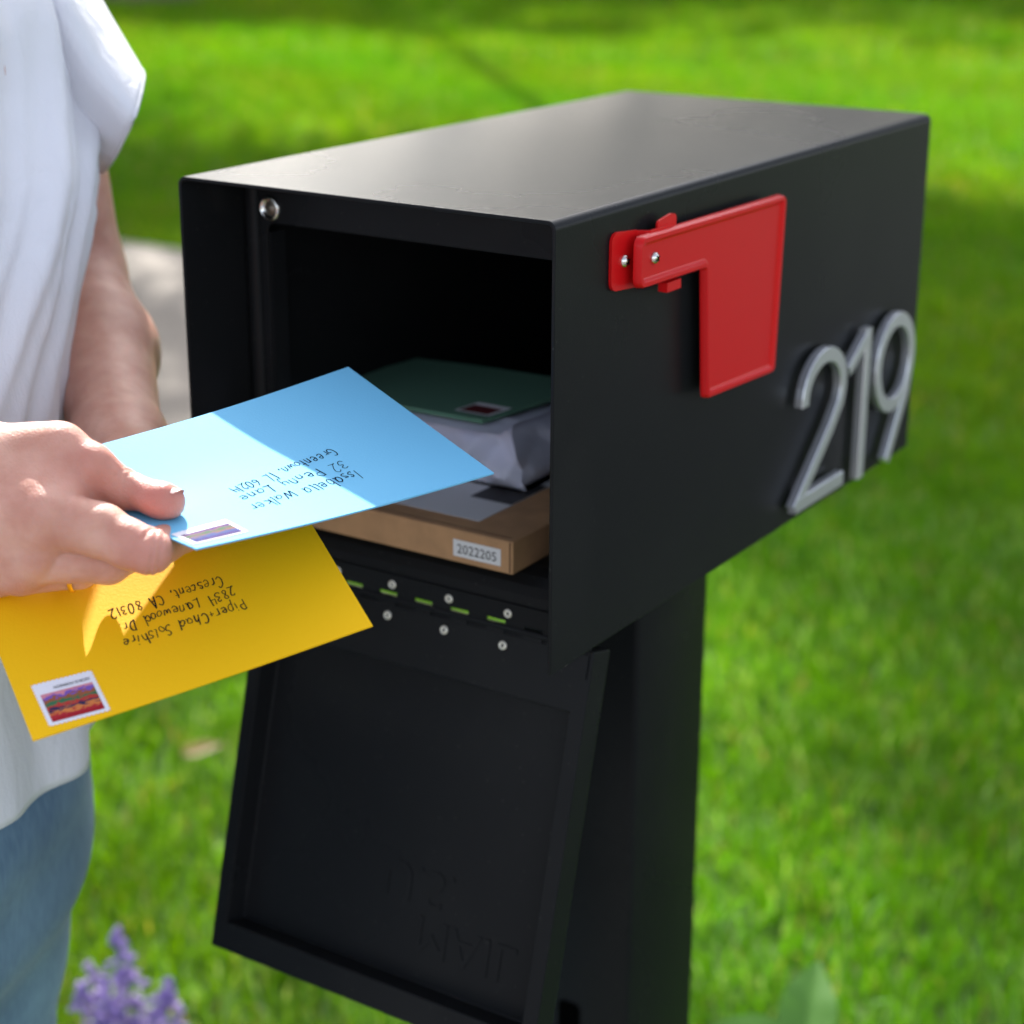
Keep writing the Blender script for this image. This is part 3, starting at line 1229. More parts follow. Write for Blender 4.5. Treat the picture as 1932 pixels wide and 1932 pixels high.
# flag: folded bracket and inverted-L flag with a turned rim
XF = HW + .012
bracket = bm = bmesh.new()
bp_ = rounded([(.0560, -.0145), (.0560, -.0478), (.0845, -.0500), (.0845, -.0172)], [.006, .006, 0, 0], 5)
bm_prism(bm, bp_, lambda u, v, d: Vector((d, u, Z(v))), HW + .0004, HW + .0022)
stp = [(.0840, HW + .0004), (.0840, HW + .0022), (.0885, HW + .0088), (.1120, HW + .0088), (.1120, HW + .0072), (.0895, HW + .0072), (.0858, HW + .0004)]
bm_prism(bm, stp, lambda u, v, d: Vector((v, u, d)), Z(-.0495), Z(-.0176))
tb = rounded([(.0985, -.0190), (.1205, -.0190), (.1205, -.0128), (.1140, -.0118), (.0985, -.0140)], [0, 0, .003, .003, .003], 4)
bm_prism(bm, tb, lambda u, v, d: Vector((d, u, Z(v))), HW + .0060, HW + .0074)
bm_box(bm, HW + .0052, HW + .0112, .1050, .1215, Z(-.0560), Z(-.0505))
bm.normal_update()
bmesh.ops.triangulate(bm, faces=[f for f in bm.faces if len(f.verts) > 4])
flagb = bevel(from_bm('flag_bracket', bm, M['red'], box), .0006, 2)
fp = [(.0707, -.0185), (.0709, -.0485), (.1516, -.0498), (.1590, -.1325), (.2545, -.1360), (.2596, -.0205)]
fo_ = rounded(fp, [.006, .006, .0025, .004, .005, .005], 5)
bm = bmesh.new()
levels = [(0.0, -.0045), (.0004, -.0008), (.0012, .0004), (.0035, .0004), (.0046, -.0010), (.0060, -.0014)]
rr_ = []
for off, dx in levels:
    q = rounded(offset_poly(fp, off), [max(.0008, r_ - off) if k_ != 2 else r_ + off for k_, r_ in enumerate([.006, .006, .0025, .004, .005, .005])], 5)
    rr_.append([bm.verts.new((XF + dx, u, Z(v))) for u, v in q])
for a, b in zip(rr_, rr_[1:]):
    for i in range(len(a)):
        bm.faces.new((a[i], a[(i + 1) % len(a)], b[(i + 1) % len(a)], b[i]))
f0 = bm.faces.new(rr_[-1])
back = [bm.verts.new((XF - .0040, v.co.y, v.co.z)) for v in rr_[3]]
for i in range(len(back)):
    bm.faces.new((rr_[0][i], back[i], back[(i + 1) % len(back)], rr_[0][(i + 1) % len(back)]))
f1 = bm.faces.new(back)
bm.normal_update()
bmesh.ops.triangulate(bm, faces=[f0, f1])
fo2 = from_bm('flag', bm, M['red'], box)
fo2.data.polygons.foreach_set('use_smooth', [True] * len(fo2.data.polygons))
fo2.data.set_sharp_from_angle(angle=R(38))
for pl in fo2.data.polygons:
    if abs(pl.normal.x) > .995 and pl.area > 1e-6 and len(pl.vertices) == 3:
        pl.use_smooth = False


def screw(parent, y, z, x):
    fr = axis_frame((x, y, Z(z)), (1, 0, 0), (0, .8, .6))
    bm = bmesh.new()
    lathe(bm, [(.0036, 0), (.0035, .0009), (.0027, .0021), (.0014, .0027), (0, .0028)], fr, 20)
    s = from_bm('screw', bm, M['chrome'], parent, smooth=True)
    bm = bmesh.new()
    for a in (0, 1):
        w, l = (.0004, .0019) if a else (.0019, .0004)
        bm_box(bm, -w, w, -l, l, .0020, .00295 + a * .00004, fr)
    from_bm('screw_slot', bm, M['hole'], parent)


screw(flagb, -.0 + .0700, -.0326, HW + .0022)
screw(fo2, .0890, -.0330, XF - .0013)


# house numbers: strokes swept as raised bars
def stroke_poly(pts, w):
    P_ = np.array(pts, float)
    L_, R_ = [], []
    for i in range(len(P_)):
        a = U(P_[i] - P_[i - 1]) if i else U(P_[1] - P_[0])
        b = U(P_[i + 1] - P_[i]) if i < len(P_) - 1 else a
        na, nb = np.array([-a[1], a[0]]), np.array([-b[1], b[0]])
        h = U(na + nb)
        kk = w / 2 / max(.45, h @ na)
        L_.append(P_[i] + h * kk)
        R_.append(P_[i] - h * kk)
    return L_, R_


def raised_stroke(bm, pts, w, x0, x1, b=.0006, closed=False):
    P_ = list(pts)
    if closed:
        P_ = [pts[-1]] + P_ + [pts[0], pts[1]]
    rows = []
    for ww, xx in ((w, x0), (w, x1 - b), (w - 1.6 * b, x1)):
        l, r = stroke_poly(P_, ww)
        if closed:
            l, r = l[1:-2], r[1:-2]
        rows.append(([bm.verts.new((xx, p[0], Z(p[1]))) for p in l], [bm.verts.new((xx, p[0], Z(p[1]))) for p in r]))
    n_ = len(rows[0][0])
    rng = range(n_ if closed else n_ - 1)
    for i in rng:
        j = (i + 1) % n_
        for s in (0, 1):
            for a, c in zip(rows, rows[1:]):
                bm.faces.new((a[s][i], a[s][j], c[s][j], c[s][i]))
        bm.faces.new((rows[-1][0][i], rows[-1][0][j], rows[-1][1][j], rows[-1][1][i]))
        bm.faces.new((rows[0][0][i], rows[0][0][j], rows[0][1][j], rows[0][1][i]))
    if not closed:
        for e in (0, -1):
            for a, c in zip(rows, rows[1:]):
                bm.faces.new((a[0][e], a[1][e], c[1][e], c[0][e]))


def arc(cx, cy, rx, ry, a0, a1, n=16):
    return [(cx + rx * math.cos(R(a0 + (a1 - a0) * k / n)), cy + ry * math.sin(R(a0 + (a1 - a0) * k / n))) for k in range(n + 1)]


NX0, NX1, SW = HW + .0035, HW + .0095, .0106
two = arc(.3450, -.1720, .0320, .0275, 185, -28, 18) + [(.3590, -.2010), (.3110, -.2430), (.3130, -.2440), (.3840, -.2475)]
one = [(.3800, -.1660), (.4085, -.1440), (.4170, -.1440), (.4185, -.2530)]
bm = bmesh.new()
raised_stroke(bm, two[:-2] + [two[-2]], SW, NX0, NX1)
raised_stroke(bm, [(.3060, -.2450), (.3855, -.2450)], SW, NX0 + .0001, NX1 + .0002)
from_bm('number_two', bm, M['brushed'], box, label='brushed metal digit 2')
bm = bmesh.new()
raised_stroke(bm, [(.4180, -.1400), (.4185, -.2540)], SW, NX0, NX1)
raised_stroke(bm, [(.3855, -.1650), (.4190, -.1440)], SW * .86, NX0 + .0001, NX1 + .0002)
from_bm('number_one', bm, M['brushed'], box, label='brushed metal digit 1')
bm = bmesh.new()
raised_stroke(bm, arc(.4735, -.1775, .0325, .0330, 0, 345, 23), SW, NX0, NX1, closed=True)
raised_stroke(bm, [(.5055, -.1830), (.4990, -.2060), (.4690, -.2540)], SW * .95, NX0 + .0001, NX1 + .0002)
from_bm('number_nine', bm, M['brushed'], box, label='brushed metal digit 9')

# post
PX, PY0, PY1 = .052, .249, .357
bm = bmesh.new()
pp = rounded([(-PX, PY0), (PX, PY0), (PX, PY1), (-PX, PY1)], .004, 4)
bm_prism(bm, pp, lambda u, v, d: Vector((u, v, d)), 0.02, Z(-.2362))
post = from_bm('post', bm, M['powder'], box)
post.data.polygons.foreach_set('use_smooth', [True] * len(post.data.polygons))
post.data.set_sharp_from_angle(angle=R(40))
bm = bmesh.new()
bm_box(bm, -.10, .10, PY0 - .05, PY1 + .05, 0.004, 0.0195)
bevel(from_bm('base_plate', bm, M['powder'], box), .002)
bm = bmesh.new()
bm_prism(bm, rounded([(-.0095, -.80), (.0095, -.80), (.0095, -.6655), (-.0095, -.6655)], .005, 5),
         lambda u, v, d: Vector((u, d, Z(v))), PY0 - .0012, PY0 - .0004)
from_bm('post_slot', bm, M['hole'], post, label='dark slot in the front of the post')  # black plate on the solid post, painted shade in place of an opening

# ------------------------------------------------------------------ handwriting
GL = {
 'I': (.30, [[(.15, 1), (.12, 0)]]), 's': (.42, [[(.38, .55), (.2, .62), (.1, .5), (.2, .36), (.34, .25), (.3, .06), (.12, 0), (.02, .08)]]),
 'a': (.52, [[(.40, .56), (.2, .6), (.06, .4), (.1, .1), (.24, .02), (.38, .2), (.42, .56), (.42, .1), (.5, .02)]]),
 'b': (.50, [[(.08, 1.05), (.07, .02)], [(.07, .42), (.22, .6), (.4, .5), (.42, .2), (.26, 0), (.07, .1)]]),
 'e': (.48, [[(.08, .30), (.38, .36), (.36, .54), (.2, .62), (.07, .42), (.08, .14), (.24, 0), (.44, .1)]]),
 'l': (.26, [[(.12, 1.05), (.11, .1), (.2, 0)]]),
 'W': (.80, [[(.02, 1), (.16, .02), (.24, .1), (.38, .8), (.5, .04), (.58, .1), (.74, 1)]]),
 'k': (.50, [[(.08, 1.05), (.07, 0)], [(.4, .6), (.1, .3), (.44, 0)]]),
 'r': (.38, [[(.08, .6), (.08, 0)], [(.08, .4), (.18, .58), (.36, .58)]]),
 '3': (.48, [[(.06, .9), (.24, 1), (.4, .8), (.18, .54), (.42, .4), (.4, .1), (.2, 0), (.04, .1)]]),
 '2': (.50, [[(.06, .8), (.2, 1), (.4, .86), (.34, .5), (.05, .02), (.05, .0), (.48, .04)]]),
 'P': (.52, [[(.08, 1), (.06, 0)], [(.04, .95), (.3, 1.02), (.46, .8), (.36, .52), (.08, .46)]]),
 'n': (.48, [[(.08, .6), (.07, 0)], [(.07, .4), (.2, .6), (.36, .54), (.38, .02)]]),
 'y': (.48, [[(.06, .6), (.1, .22), (.24, .14), (.38, .3)], [(.42, .6), (.36, 0), (.28, -.34), (.06, -.3)]]),
 'L': (.50, [[(.1, 1), (.07, .02), (.07, .0), (.46, .02)]]),
 'G': (.62, [[(.52, .88), (.3, 1), (.08, .7), (.08, .25), (.3, 0), (.52, .2), (.54, .42), (.32, .42)]]),
 't': (.36, [[(.16, .95), (.15, .1), (.28, .0)], [(.0, .6), (.34, .62)]]),
 'o': (.48, [[(.24, .6), (.07, .42), (.1, .1), (.26, .0), (.42, .22), (.38, .52), (.22, .6)]]),
 'w': (.64, [[(.05, .6), (.1, .08), (.2, .04), (.3, .46), (.38, .06), (.48, .06), (.58, .6)]]),
 ',': (.22, [[(.12, .08), (.06, -.16)]]), '.': (.2, [[(.08, .0), (.11, .05)]]),
 '6': (.48, [[(.36, 1), (.12, .6), (.06, .2), (.2, 0), (.4, .14), (.36, .42), (.1, .36)]]),
 '0': (.50, [[(.25, 1), (.07, .7), (.08, .2), (.25, 0), (.43, .24), (.42, .76), (.23, 1)]]),
 '1': (.26, [[(.13, 1), (.12, 0)]]),
 '4': (.52, [[(.1, .98), (.06, .5), (.06, .48), (.46, .5)], [(.4, .98), (.36, 0)]]),
 'p': (.48, [[(.08, .6), (.05, -.36)], [(.08, .42), (.22, .62), (.4, .48), (.38, .16), (.22, .02), (.08, .12)]]),
 'i': (.22, [[(.11, .6), (.1, 0)], [(.12, .82), (.13, .87)]]),
 '+': (.46, [[(.06, .36), (.4, .38)], [(.23, .56), (.22, .16)]]),
 'C': (.54, [[(.48, .86), (.3, 1), (.1, .76), (.07, .25), (.26, 0), (.5, .14)]]),
 'h': (.48, [[(.08, 1.05), (.07, 0)], [(.07, .38), (.2, .6), (.36, .52), (.38, .02)]]),
 'd': (.52, [[(.40, .5), (.2, .6), (.06, .36), (.1, .06), (.26, .02), (.4, .24)], [(.44, 1.05), (.42, .06), (.5, .0)]]),
 'S': (.50, [[(.44, .88), (.24, 1), (.08, .8), (.2, .56), (.4, .4), (.38, .1), (.2, 0), (.04, .1)]]),
 '8': (.48, [[(.38, .86), (.24, 1), (.08, .82), (.22, .54), (.4, .28), (.3, .02), (.12, .04), (.08, .28), (.26, .54), (.4, .78), (.36, .9)]]),
 'D': (.56, [[(.1, 1), (.07, 0)], [(.04, .98), (.34, .94), (.5, .56), (.36, .1), (.05, .0)]]),
 'c': (.42, [[(.36, .52), (.2, .6), (.06, .36), (.1, .06), (.24, 0), (.4, .1)]]),
 'A': (.56, [[(.04, 0), (.2, .7), (.27, 1), (.32, .7), (.48, 0)], [(.12, .38), (.42, .4)]]),
 ' ': (.38, []),
}


def spline(pts, n=4):
    if len(pts) < 3:
        return [np.array(p, float) for p in pts]
    P_ = [np.array(p, float) for p in pts]
    P_ = [2 * P_[0] - P_[1]] + P_ + [2 * P_[-1] - P_[-2]]
    out = []
    for i in range(1, len(P_) - 2):
        p0, p1, p2, p3 = P_[i - 1:i + 3]
        for k in range(n):
            t = k / n
            out.append(.5 * (2 * p1 + (p2 - p0) * t + (2 * p0 - 5 * p1 + 4 * p2 - p3) * t * t + (3 * p1 - p0 - 3 * p2 + p3) * t ** 3))
    out.append(P_[-2])
    return out


def write_line(txt, width, cap, seed, pen=.00058):
    """returns ribbon quads in text coordinates, metres"""
    g = random.Random(seed)
    tot = sum(GL[c][0] + (.10 if c != ' ' else .22) for c in txt)
    sx = width / tot
    V, F_ = [], []
    x = 0
    for c in txt:
        w, strokes = GL[c]
        dy, sl, sc = g.uniform(-.09, .09), g.uniform(-.10, .16), g.uniform(.82, 1.14)
        for st in strokes:
            pts = [((x + p[0] + sl * p[1] + g.uniform(-.012, .012)) * sx, (p[1] * sc + dy + g.uniform(-.015, .015)) * cap) for p in spline([(q[0] + g.uniform(-.03, .03), q[1] + g.uniform(-.04, .04)) for q in st])]
            wd = pen * g.uniform(.75, 1.25)
            l, r = stroke_poly(pts, wd)
            b = len(V)
            for a_, c_ in zip(l, r):
                V += [a_, c_]
            for i in range(len(l) - 1):
                F_.append((b + 2 * i, b + 2 * i + 1, b + 2 * i + 3, b + 2 * i + 2))
        x += w + (.10 * g.uniform(.4, 1.6) if c != ' ' else .22)
    return V, F_


# ------------------------------------------------------------------ envelopes
class Sheet:
    """a gently bent rectangle of paper; s(a, b) -> point, a along the near edge 0..1, b towards the far edge"""

    def __init__(self, fn, w, h):
        self.fn, self.w, self.h = fn, w, h

    def pos(self, a, b):
        return self.fn(a, b)

    def nrm(self, a, b):
        e = 1e-3
        n = np.cross(self.fn(a + e, b) - self.fn(a - e, b), self.fn(a, b + e) - self.fn(a, b - e))
        return U(n)

    def lift(self, a, b, d):
        return self.pos(a, b) + self.nrm(a, b) * d

    # text coordinates: p to the reader's right, q to the reader's up, from the sheet's lower left
    def text(self, p, q, d):
        return self.lift(1 - p / self.w, 1 - q / self.h, d)

    def solid(self, name, mat, parent, th=.0009, na=28, nb=20):
        V, F_ = [], []
        for s in (0, -th):
            for j in range(nb + 1):
                for i in range(na + 1):
                    V.append(self.lift(i / na, j / nb, s))
        n1 = (na + 1) * (nb + 1)
        q = lambda i, j, s: s * n1 + j * (na + 1) + i
        for j in range(nb):
            for i in range(na):
                F_.append((q(i, j, 0), q(i + 1, j, 0), q(i + 1, j + 1, 0), q(i, j + 1, 0)))
                F_.append((q(i, j, 1), q(i, j + 1, 1), q(i + 1, j + 1, 1), q(i + 1, j, 1)))
        for i in range(na):
            F_.append((q(i, 0, 0), q(i, 0, 1), q(i + 1, 0, 1), q(i + 1, 0, 0)))
            F_.append((q(i, nb, 0), q(i + 1, nb, 0), q(i + 1, nb, 1), q(i, nb, 1)))
        for j in range(nb):
            F_.append((q(0, j, 0), q(0, j + 1, 0), q(0, j + 1, 1), q(0, j, 1)))
            F_.append((q(na, j, 0), q(na, j, 1), q(na, j + 1, 1), q(na, j + 1, 0)))
        o = mesh(name, V, F_, mat, parent)
        o.data.polygons.foreach_set('use_smooth', [True] * len(o.data.polygons))
        o.data.set_sharp_from_angle(angle=R(40))
        return o


def handwriting(sh, parent, lines, seed):
    V, F_ = [], []
    for k, (txt, ab0, ab1, cap) in enumerate(lines):
        p0 = np.array([(1 - ab0[0]) * sh.w, (1 - ab0[1]) * sh.h])
        p1 = np.array([(1 - ab1[0]) * sh.w, (1 - ab1[1]) * sh.h])
        d = p1 - p0
        L_ = np.linalg.norm(d)
        t = d / L_
        u = np.array([-t[1], t[0]])
        v, f = write_line(txt, L_, cap, seed + k)
        b = len(V)
        for x, y in v:
            q = p0 + t * x + u * y
            V.append(sh.text(q[0], q[1], .00012))
        F_ += [tuple(b + i for i in ff) for ff in f]
    mesh('handwriting', V, F_, M['ink'], parent)


def stamp(sh, parent, corners, prn, words=None):
    """corners: (a, b) of the stamp in the sheet, ordered lower-left.. as read"""
    P_ = [np.array([(1 - a) * sh.w, (1 - b) * sh.h]) for a, b in corners]
    o_, ex, ey = P_[0], P_[1] - P_[0], P_[3] - P_[0]
    W_, H_ = np.linalg.norm(ex), np.linalg.norm(ey)
    ex, ey = ex / W_, ey / H_
    loop = []
    for (s0, s1) in (((0, 0), (1, 0)), ((1, 0), (1, 1)), ((1, 1), (0, 1)), ((0, 1), (0, 0))):
        nseg = 14
        for k in range(nseg * 4):
            t = k / (nseg * 4)
            ph = abs(math.sin(math.pi * nseg * t))
            x, y = s0[0] + (s1[0] - s0[0]) * t, s0[1] + (s1[1] - s0[1]) * t
            inn = .026 * ph ** 2
            x, y = .5 + (x - .5) * (1 - (2 * inn if s0[0] == s1[0] else 0)), .5 + (y - .5) * (1 - (2 * inn if s0[1] == s1[1] else 0))
            loop.append((x, y))
    q = lambda x, y, d: sh.text(*(o_ + ex * x * W_ + ey * y * H_), d)
    n_ = len(loop)
    RR = (.25, .5, .75, 1.0)
    V = [q(.5, .5, .00022)] + [q(.5 + (x - .5) * r, .5 + (y - .5) * r, .00022) for r in RR for x, y in loop]
    F_ = [(0, 1 + i, 1 + (i + 1) % n_) for i in range(n_)]
    for k in range(3):
        F_ += [(1 + k * n_ + i, 1 + (k + 1) * n_ + i, 1 + (k + 1) * n_ + (i + 1) % n_, 1 + k * n_ + (i + 1) % n_) for i in range(n_)]
    st = mesh('stamp', V, F_, M['stamp'], parent)
    x0, x1, y0, y1 = .085, .915, .28, .92
    g = 12
    V, F_ = [], []
    for j in range(g + 1):
        for i in range(g + 1):
            V.append(q(x0 + (x1 - x0) * i / g, y0 + (y1 - y0) * j / g, .00042))
    for j in range(g):
        for i in range(g):
            F_.append((j * (g + 1) + i, j * (g + 1) + i + 1, (j + 1) * (g + 1) + i + 1, (j + 1) * (g + 1) + i))
    pr = mesh('stamp_picture', V, F_, prn, st)
    uv = pr.data.uv_layers.new(name='UVMap')
    for lp in pr.data.loops:
        i, j = lp.vertex_index % (g + 1), lp.vertex_index // (g + 1)
        uv.data[lp.index].uv = (i / g, 1 - j / g)
    if words:
        tv, tf = text_mesh(words, 1.0, 0)
        w = tv[:, 0].max()
        mesh('stamp_lettering', [q(.09 + .58 * p[0] / w, .16 + p[1] * .09, .0006) for p in tv], tf, M['ink'], st)
    return st


# blue envelope: bent where the thumb presses it
BC = [at(370, 1035, .877), at(932, 892, .986), at(657, 692, 1.073), at(120, 857, .963)]
bl = lambda a, b: (1 - a) * (1 - b) * BC[0] + a * (1 - b) * BC[1] + a * b * BC[2] + (1 - a) * b * BC[3]
BN = U(np.cross(BC[1] - BC[0], BC[2] - BC[0]))
eL = [at(370, 1035, .877), at(277, 994.5, .900), at(205, 953, .926), at(120, 857, .963)]


def left_edge(b):
    b3 = b * 3
    k = min(2, max(0, int(b3)))
    P_ = [2 * eL[0] - eL[1]] + eL + [2 * eL[3] - eL[2]]
    p0, p1, p2, p3 = P_[k:k + 4]
    t = b3 - k
    return .5 * (2 * p1 + (p2 - p0) * t + (2 * p0 - 5 * p1 + 4 * p2 - p3) * t * t + (3 * p1 - p0 - 3 * p2 + p3) * t ** 3)


def blue_fn(a, b):
    base = bl(a, b)
    straight = (1 - b) * BC[0] + b * BC[3]
    w = max(0.0, 1 - a)
    sag = -.0022 * math.sin(math.pi * min(1, max(0, a))) * BN
    return base + (left_edge(min(1, max(0, b))) - straight) * w ** 2.2 + sag


BLUE = Sheet(blue_fn, .184, .133)
be = thing('envelope', blue_fn(.5, .5), 'pale blue envelope held level in front of the open mailbox', 'envelope')
bs = BLUE.solid('paper', M['blue'], be)
handwriting(BLUE, be, [('Issabella Walker', (.655, .285), (.275, .262), .0082), ('32 Penny Lane', (.655, .382), (.285, .355), .0082),
                       ('Greentown, IL 60214', (.668, .485), (.285, .437), .0080)], 5)
stamp(BLUE, be, [(.184, .200), (.012, .200), (.012, .045), (.184, .045)], M['print_b'])

KY = .912
YC = [CAM_P + (np.array(v) + np.array([0, 0, ZT]) - CAM_P) * KY for v in ((-.0124, -.2554, -.237), (.0857, -.103, -.205), (-.0233, -.0427, -.1584), (-.1213, -.195, -.1904))]
YN = U(np.cross(YC[1] - YC[0], YC[3] - YC[0]))


def yellow_fn(a, b):
    p = (1 - a) * (1 - b) * YC[0] + a * (1 - b) * YC[1] + a * b * YC[2] + (1 - a) * b * YC[3]
    return p - .0025 * math.sin(math.pi * a) * YN * (.4 + .6 * b)


YEL = Sheet(yellow_fn, .184 * KY, .133 * KY)
ye = thing('envelope', yellow_fn(.5, .5), 'golden yellow envelope held below the pale blue one', 'envelope')
YEL.solid('paper', M['yellow'], ye)
handwriting(YEL, ye, [('Piper+Chad Solshire', (.700, .372), (.325, .372), .0072), ('2834 Lanewood Dr.', (.690, .464), (.338, .458), .0072),
                      ('Crescent, CA 80312', (.675, .548), (.330, .560), .0072)], 31)
stamp(YEL, ye, [(.220, .262), (.046, .280), (.053, .035), (.226, .020)], M['print_a'], 'GEORGE MORRISON')

# ------------------------------------------------------------------ mail inside the box
cb = thing('cardboard_box', (-.026, .17, Z(-.2285)), 'flat brown cardboard box lying on the mailbox floor', 'box')
CBX0, CBX1, CBY0, CBY1 = -.1230, .0745, .0505, .2900
CZ0, CZ1 = Z(-.2283), Z(-.2070)
bm = bmesh.new()
bm_box(bm, CBX0, CBX1, CBY0, CBY1, CZ0, CZ1)
cbo = bevel(from_bm('carton', bm, M['kraft'], cb), .0012, 3)
bm = bmesh.new()
bm_box(bm, CBX1 - .0022, CBX1 - .0016, CBY0 - .0005, CBY0 + .0003, CZ0 + .0012, CZ1 - .0006)
bm_box(bm, CBX0 + .01, CBX1 - .004, CBY0 + .0052, CBY0 + .0058, CZ1 - .0004, CZ1 + .00018)
from_bm('flap_seam', bm, principled('kraft_seam', (.10, .055, .03), .9), cb)
bm = bmesh.new()
bm_box(bm, .0312, .0660, CBY0 - .0004, CBY0 - .0001, CZ0 + .0042, CZ0 + .0150)
lab = from_bm('number_label', bm, M['label'], cb)
tv, tf = text_mesh('2022205', .0085, 0, 1.02)
w0 = tv[:, 0].max()
mesh('label_lettering', [(.0340 + p[0] / w0 * .0290, CBY0 - .0006, CZ0 + .0066 + p[1]) for p in tv], tf, M['label_black'], lab)
bm = bmesh.new()
bm_box(bm, -.0900, .0370, .0700, .1900, CZ1 + .0001, CZ1 + .0004)
l2 = from_bm('shipping_label', bm, M['label'], cb)
bm = bmesh.new()
bm_box(bm, .0055, .0368, .1065, .1500, CZ1 + .0005, CZ1 + .0007)
from_bm('label_block', bm, M['label_black'], l2)


def mailer():
    t = thing('padded_mailer', (-.04, .22, CZ1), 'crumpled white mailing bag on top of the brown cardboard box', 'mailing bag')
    NA, NB, NZ = 46, 40, 14
    V, F_ = [], []
    x0, x1, y0, y1 = -.125, .0345, .1275, .2250
    for k in range(NZ + 1):
        zz = k / NZ
        for j in range(NB + 1):
            for i in range(NA + 1):
                u, v = i / NA, j / NB
                if 0 < k < NZ and 0 < i < NA and 0 < j < NB:
                    continue
                bul = math.sin(math.pi * zz) ** .6
                ex = .010 * (1 - bul)
                x = x0 + (x1 - x0) * u + (ex if u == 0 else -ex if u == 1 else 0)
                y = y0 + (y1 - y0) * v + (ex * .6 if v == 0 else 0)
                z = CZ1 + .0012 + .0385 * zz
                x -= .016 * zz * u
                y += .007 * zz * (1 - v)
                V.append((x, y, z, i, j, k))
    idx = {(p[3], p[4], p[5]): n for n, p in enumerate(V)}
    for j in range(NB):
        for i in range(NA):
            F_.append([idx[i, j, 0], idx[i, j + 1, 0], idx[i + 1, j + 1, 0], idx[i + 1, j, 0]])
            F_.append([idx[i, j, NZ], idx[i + 1, j, NZ], idx[i + 1, j + 1, NZ], idx[i, j + 1, NZ]])
    for k in range(NZ):
        for i in range(NA):
            F_.append([idx[i, 0, k], idx[i + 1, 0, k], idx[i + 1, 0, k + 1], idx[i, 0, k + 1]])
            F_.append([idx[i, NB, k], idx[i, NB, k + 1], idx[i + 1, NB, k + 1], idx[i + 1, NB, k]])
        for j in range(NB):
            F_.append([idx[0, j, k], idx[0, j, k + 1], idx[0, j + 1, k + 1], idx[0, j + 1, k]])
            F_.append([idx[NA, j, k], idx[NA, j + 1, k], idx[NA, j + 1, k + 1], idx[NA, j, k + 1]])
    P_ = np.array([p[:3] for p in V])
    zz = (P_[:, 2] - CZ1 - .0012) / .0385
    mid = np.sin(np.pi * np.clip(zz, 0, 1))
    # sharp creases from folded ridges
    cr = np.abs(((P_ @ np.array([38., -20, 55])) % 2) - 1) - .5
    cr2 = np.abs(((P_ @ np.array([-50., 30, 34]) + .4) % 2) - 1) - .5
    d = .0110 * cr + .0085 * cr2 + .002 * fbm(P_, 60, 8)
    P_[:, 1] -= d * mid * 1.3
    P_[:, 0] += .5 * d * mid
    P_[:, 2] += .0018 * fbm(P_, 45, 9) * (zz > .5)
    o = mesh('bag', P_, F_, M['poly'], t)
    o.data.polygons.foreach_set('use_smooth', [True] * len(o.data.polygons))
    o.data.set_sharp_from_angle(angle=R(32))
    # flat sealed hem along the top front edge
    V, F_ = [], []
    n_ = 30
    for i in range(n_ + 1):
        u = i / n_
        x = -.122 + .138 * u
        V += [(x, .1235 + .0012 * math.sin(9 * u), CZ1 + .0392 + .0012 * math.sin(6 * u)), (x, .150, CZ1 + .0422)]
    F_ = [(2 * i, 2 * i + 2, 2 * i + 3, 2 * i + 1) for i in range(n_)]
    mesh('seal_strip', V, F_, M['poly'], t)


mailer()
GZ = CZ1 + .0450
gx, gy = np.array([-.9995, -.03, -.012]), np.array([.19, .98, .03])
G0 = np.array([0.0, .1285, GZ])


def green_fn(a, b):
    # near edge runs from the right corner (a = 1) to the left (a = 0)
    return G0 + U(gx) * .146 * (1 - a) + U(gy) * .108 * b + np.array([0, 0, .001 * math.sin(3 * a)])


GRN = Sheet(green_fn, .146, .108)
ge = thing('envelope', green_fn(.5, .5), 'dark sage green envelope on top of the stack inside the mailbox', 'envelope')
GRN.solid('paper', M['green'], ge, .0026)
stamp(GRN, ge, [(.985, .29), (.80, .29), (.80, .075), (.985, .075)], M['print_c'])

# ------------------------------------------------------------------ person
per_o = at(-160, 1932, 1.3)
person = thing('person', (-.36, -.10, 0.0), 'person in a loose white cotton blouse and washed blue jeans holding out envelopes', 'person')
SK = .0
Fd = np.array([.97, .24, 0.0]) / np.hypot(.97, .24)
Ld = np.array([-Fd[1], Fd[0], 0.0])
mR = U(CAM_R[0] * (1, 1, 0))


def off(x, y, r):
    """point seen at pixel (x, y) that floats r above the blue sheet's plane"""
    return onplane(x, y, BC[0] + BN * r, BN)


def on_sheet(sh, x, y, r):
    """point r above the bent sheet that is seen at pixel (x, y)"""
    p = np.array([.1, .4])
    f = lambda p: np.array(pix(sh.lift(p[0], p[1], r))[:2]) - (x, y)
    for _ in range(25):
        r0 = f(p)
        J = np.stack([(f(p + d) - r0) / 1e-3 for d in (np.array([1e-3, 0]), np.array([0, 1e-3]))], 1)
        p = p - .7 * np.linalg.solve(J, r0)
        p = np.clip(p, -.25, 1.2)
    return sh.lift(p[0], p[1], r)


